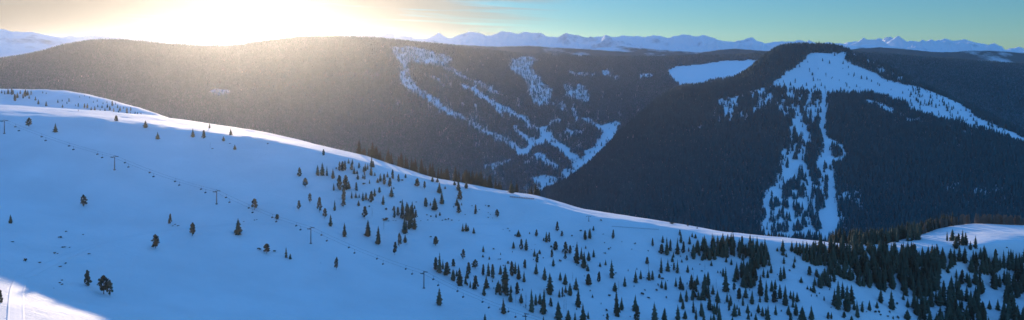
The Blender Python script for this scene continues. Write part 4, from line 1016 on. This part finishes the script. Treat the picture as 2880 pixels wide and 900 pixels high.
# ------------------------------------------------------------------ haze
zb = CAMZ-520-1; zt = CAMZ+172
mb = MB(); mb.box((0, 4000, (zb+zt)/2), (18000, 10000, zt-zb)); 
hm = bpy.data.materials.new('mountain_air'); hm.use_nodes = True; nt = hm.node_tree; nt.nodes.remove(nt.nodes['Principled BSDF'])
pv = N(nt, 'ShaderNodeVolumePrincipled'); pv.inputs['Color'].default_value = (.84, .90, 1.0, 1); pv.inputs['Density'].default_value = 1.4e-5; pv.inputs['Anisotropy'].default_value = .84
nt.links.new(pv.outputs['Volume'], nt.nodes['Material Output'].inputs['Volume'])
hz = mb.build('haze', hm); hz['kind'] = 'stuff'; tag(hz, 'thin sunlit mountain haze over the valley', 'haze')
# the ground sheet must stay inside the haze box
# ------------------------------------------------------------------ sky and sun
w = bpy.data.worlds.new('World'); scene.world = w; w.use_nodes = True; nt = w.node_tree; bg = nt.nodes['Background']
sky = N(nt, 'ShaderNodeTexSky'); sky.sky_type = 'NISHITA'; sky.sun_disc = False; sky.sun_elevation = R(SUN_EL); sky.sun_rotation = R(SUN_AZ)
sky.altitude = 3000; sky.air_density = 1.0; sky.dust_density = .25; sky.ozone_density = 3.0
tc = N(nt, 'ShaderNodeTexCoord'); sep = N(nt, 'ShaderNodeSeparateXYZ'); nt.links.new(tc.outputs['Generated'], sep.inputs[0])
def math_(op, a, b=None, c=None):
    m = N(nt, 'ShaderNodeMath', operation=op)
    for i, v in enumerate((a, b, c)):
        if v is None: continue
        if isinstance(v, (int, float)): m.inputs[i].default_value = v
        else: nt.links.new(v, m.inputs[i])
    return m.outputs[0]
az = math_('ARCTAN2', sep.outputs['X'], sep.outputs['Y']); el = math_('ARCSINE', sep.outputs['Z'])
cmb = N(nt, 'ShaderNodeCombineXYZ'); nt.links.new(math_('MULTIPLY_ADD', az, 3.2, 0.0), cmb.inputs['X'])
elt = math_('MULTIPLY_ADD', az, .035, el); nt.links.new(math_('MULTIPLY', elt, 75.0), cmb.inputs['Y'])
n1 = N(nt, 'ShaderNodeTexNoise'); n1.inputs['Scale'].default_value = 1.0; n1.inputs['Detail'].default_value = 8; n1.inputs['Roughness'].default_value = .55; n1.inputs['Distortion'].default_value = .4
nt.links.new(cmb.outputs[0], n1.inputs['Vector'])
def mrange(v, a, b, c=0, d=1):
    m = N(nt, 'ShaderNodeMapRange', interpolation_type='SMOOTHSTEP'); nt.links.new(v, m.inputs['Value'])
    for k, q in zip(('From Min', 'From Max', 'To Min', 'To Max'), (a, b, c, d)): m.inputs[k].default_value = q
    return m.outputs['Result']
cl = mrange(n1.outputs['Fac'], .36, .62)
# cirrus sheet: thick towards the sun, thinning out to the right
cover = mrange(az, R(13), R(-12)); cover2 = mrange(el, R(14), R(5)); cover = math_('MULTIPLY', cover, cover2)
cl = math_('MULTIPLY', mrange(math_('MULTIPLY_ADD', cover, .34, n1.outputs['Fac']), .62, .80), cover)
rgb = N(nt, 'ShaderNodeMix', data_type='RGBA', blend_type='MULTIPLY'); rgb.inputs['Factor'].default_value = 1
nt.links.new(sky.outputs['Color'], rgb.inputs['A']); rgb.inputs['B'].default_value = (.76, 1.12, 1.22, 1)
# glow of cloud round the sun
sd_ = Vx = (math.sin(R(SUN_AZ))*math.cos(R(SUN_EL)), math.cos(R(SUN_AZ))*math.cos(R(SUN_EL)), math.sin(R(SUN_EL)))
dot = N(nt, 'ShaderNodeVectorMath', operation='DOT_PRODUCT'); nt.links.new(tc.outputs['Generated'], dot.inputs[0]); dot.inputs[1].default_value = sd_
ang = math_('ARCCOSINE', math_('MINIMUM', dot.outputs['Value'], .99999))
gl = math_('EXPONENT', math_('MULTIPLY', ang, -1/R(5.5)))
gl2 = math_('EXPONENT', math_('MULTIPLY', ang, -1/R(22)))
bright = math_('ADD', math_('MULTIPLY', gl, .6), math_('MULTIPLY', gl2, 1.0)); bright = math_('ADD', bright, 1.3)
ccol = N(nt, 'ShaderNodeMix', data_type='RGBA', blend_type='MULTIPLY'); ccol.inputs['Factor'].default_value = 1; ccol.inputs['A'].default_value = (1.0, .89, .77, 1)
cb = N(nt, 'ShaderNodeCombineColor'); [nt.links.new(bright, cb.inputs[k]) for k in range(3)]; nt.links.new(cb.outputs[0], ccol.inputs['B'])
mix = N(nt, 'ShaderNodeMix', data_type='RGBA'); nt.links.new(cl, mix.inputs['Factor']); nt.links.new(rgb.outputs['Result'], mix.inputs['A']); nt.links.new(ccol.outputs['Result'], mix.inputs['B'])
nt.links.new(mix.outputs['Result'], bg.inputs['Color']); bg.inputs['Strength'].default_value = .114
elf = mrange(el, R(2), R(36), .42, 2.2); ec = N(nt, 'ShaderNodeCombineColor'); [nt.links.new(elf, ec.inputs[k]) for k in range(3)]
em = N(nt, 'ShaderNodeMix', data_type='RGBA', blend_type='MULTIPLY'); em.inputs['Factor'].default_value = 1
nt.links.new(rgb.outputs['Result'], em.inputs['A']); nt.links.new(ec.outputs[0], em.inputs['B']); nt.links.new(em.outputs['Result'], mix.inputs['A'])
L = bpy.data.lights.new('sun', 'SUN'); L.energy = 3.2; L.angle = R(.6); L.color = (1.0, .75, .50)
lo = bpy.data.objects.new('sun', L); col.objects.link(lo)
from mathutils import Vector
lo.rotation_euler = Vector(sd_).to_track_quat('Z', 'Y').to_euler()
# ------------------------------------------------------------------ camera
cam = bpy.data.cameras.new('camera'); co = bpy.data.objects.new('camera', cam); col.objects.link(co); scene.camera = co
co.location = (0, 0, CAMZ); co.rotation_euler = (R(90), 0, 0)
cam.sensor_width = 36; cam.lens = F/2880*36; cam.shift_y = -(450-HY)/2880; cam.clip_start = 1; cam.clip_end = 60000
scene.view_settings.view_transform = 'Standard'; scene.view_settings.look = 'None'; scene.view_settings.exposure = 1.0; scene.view_settings.gamma = 1
scene.cycles.max_bounces = 5; scene.cycles.diffuse_bounces = 2; scene.cycles.volume_bounces = 1; scene.cycles.use_denoising = True
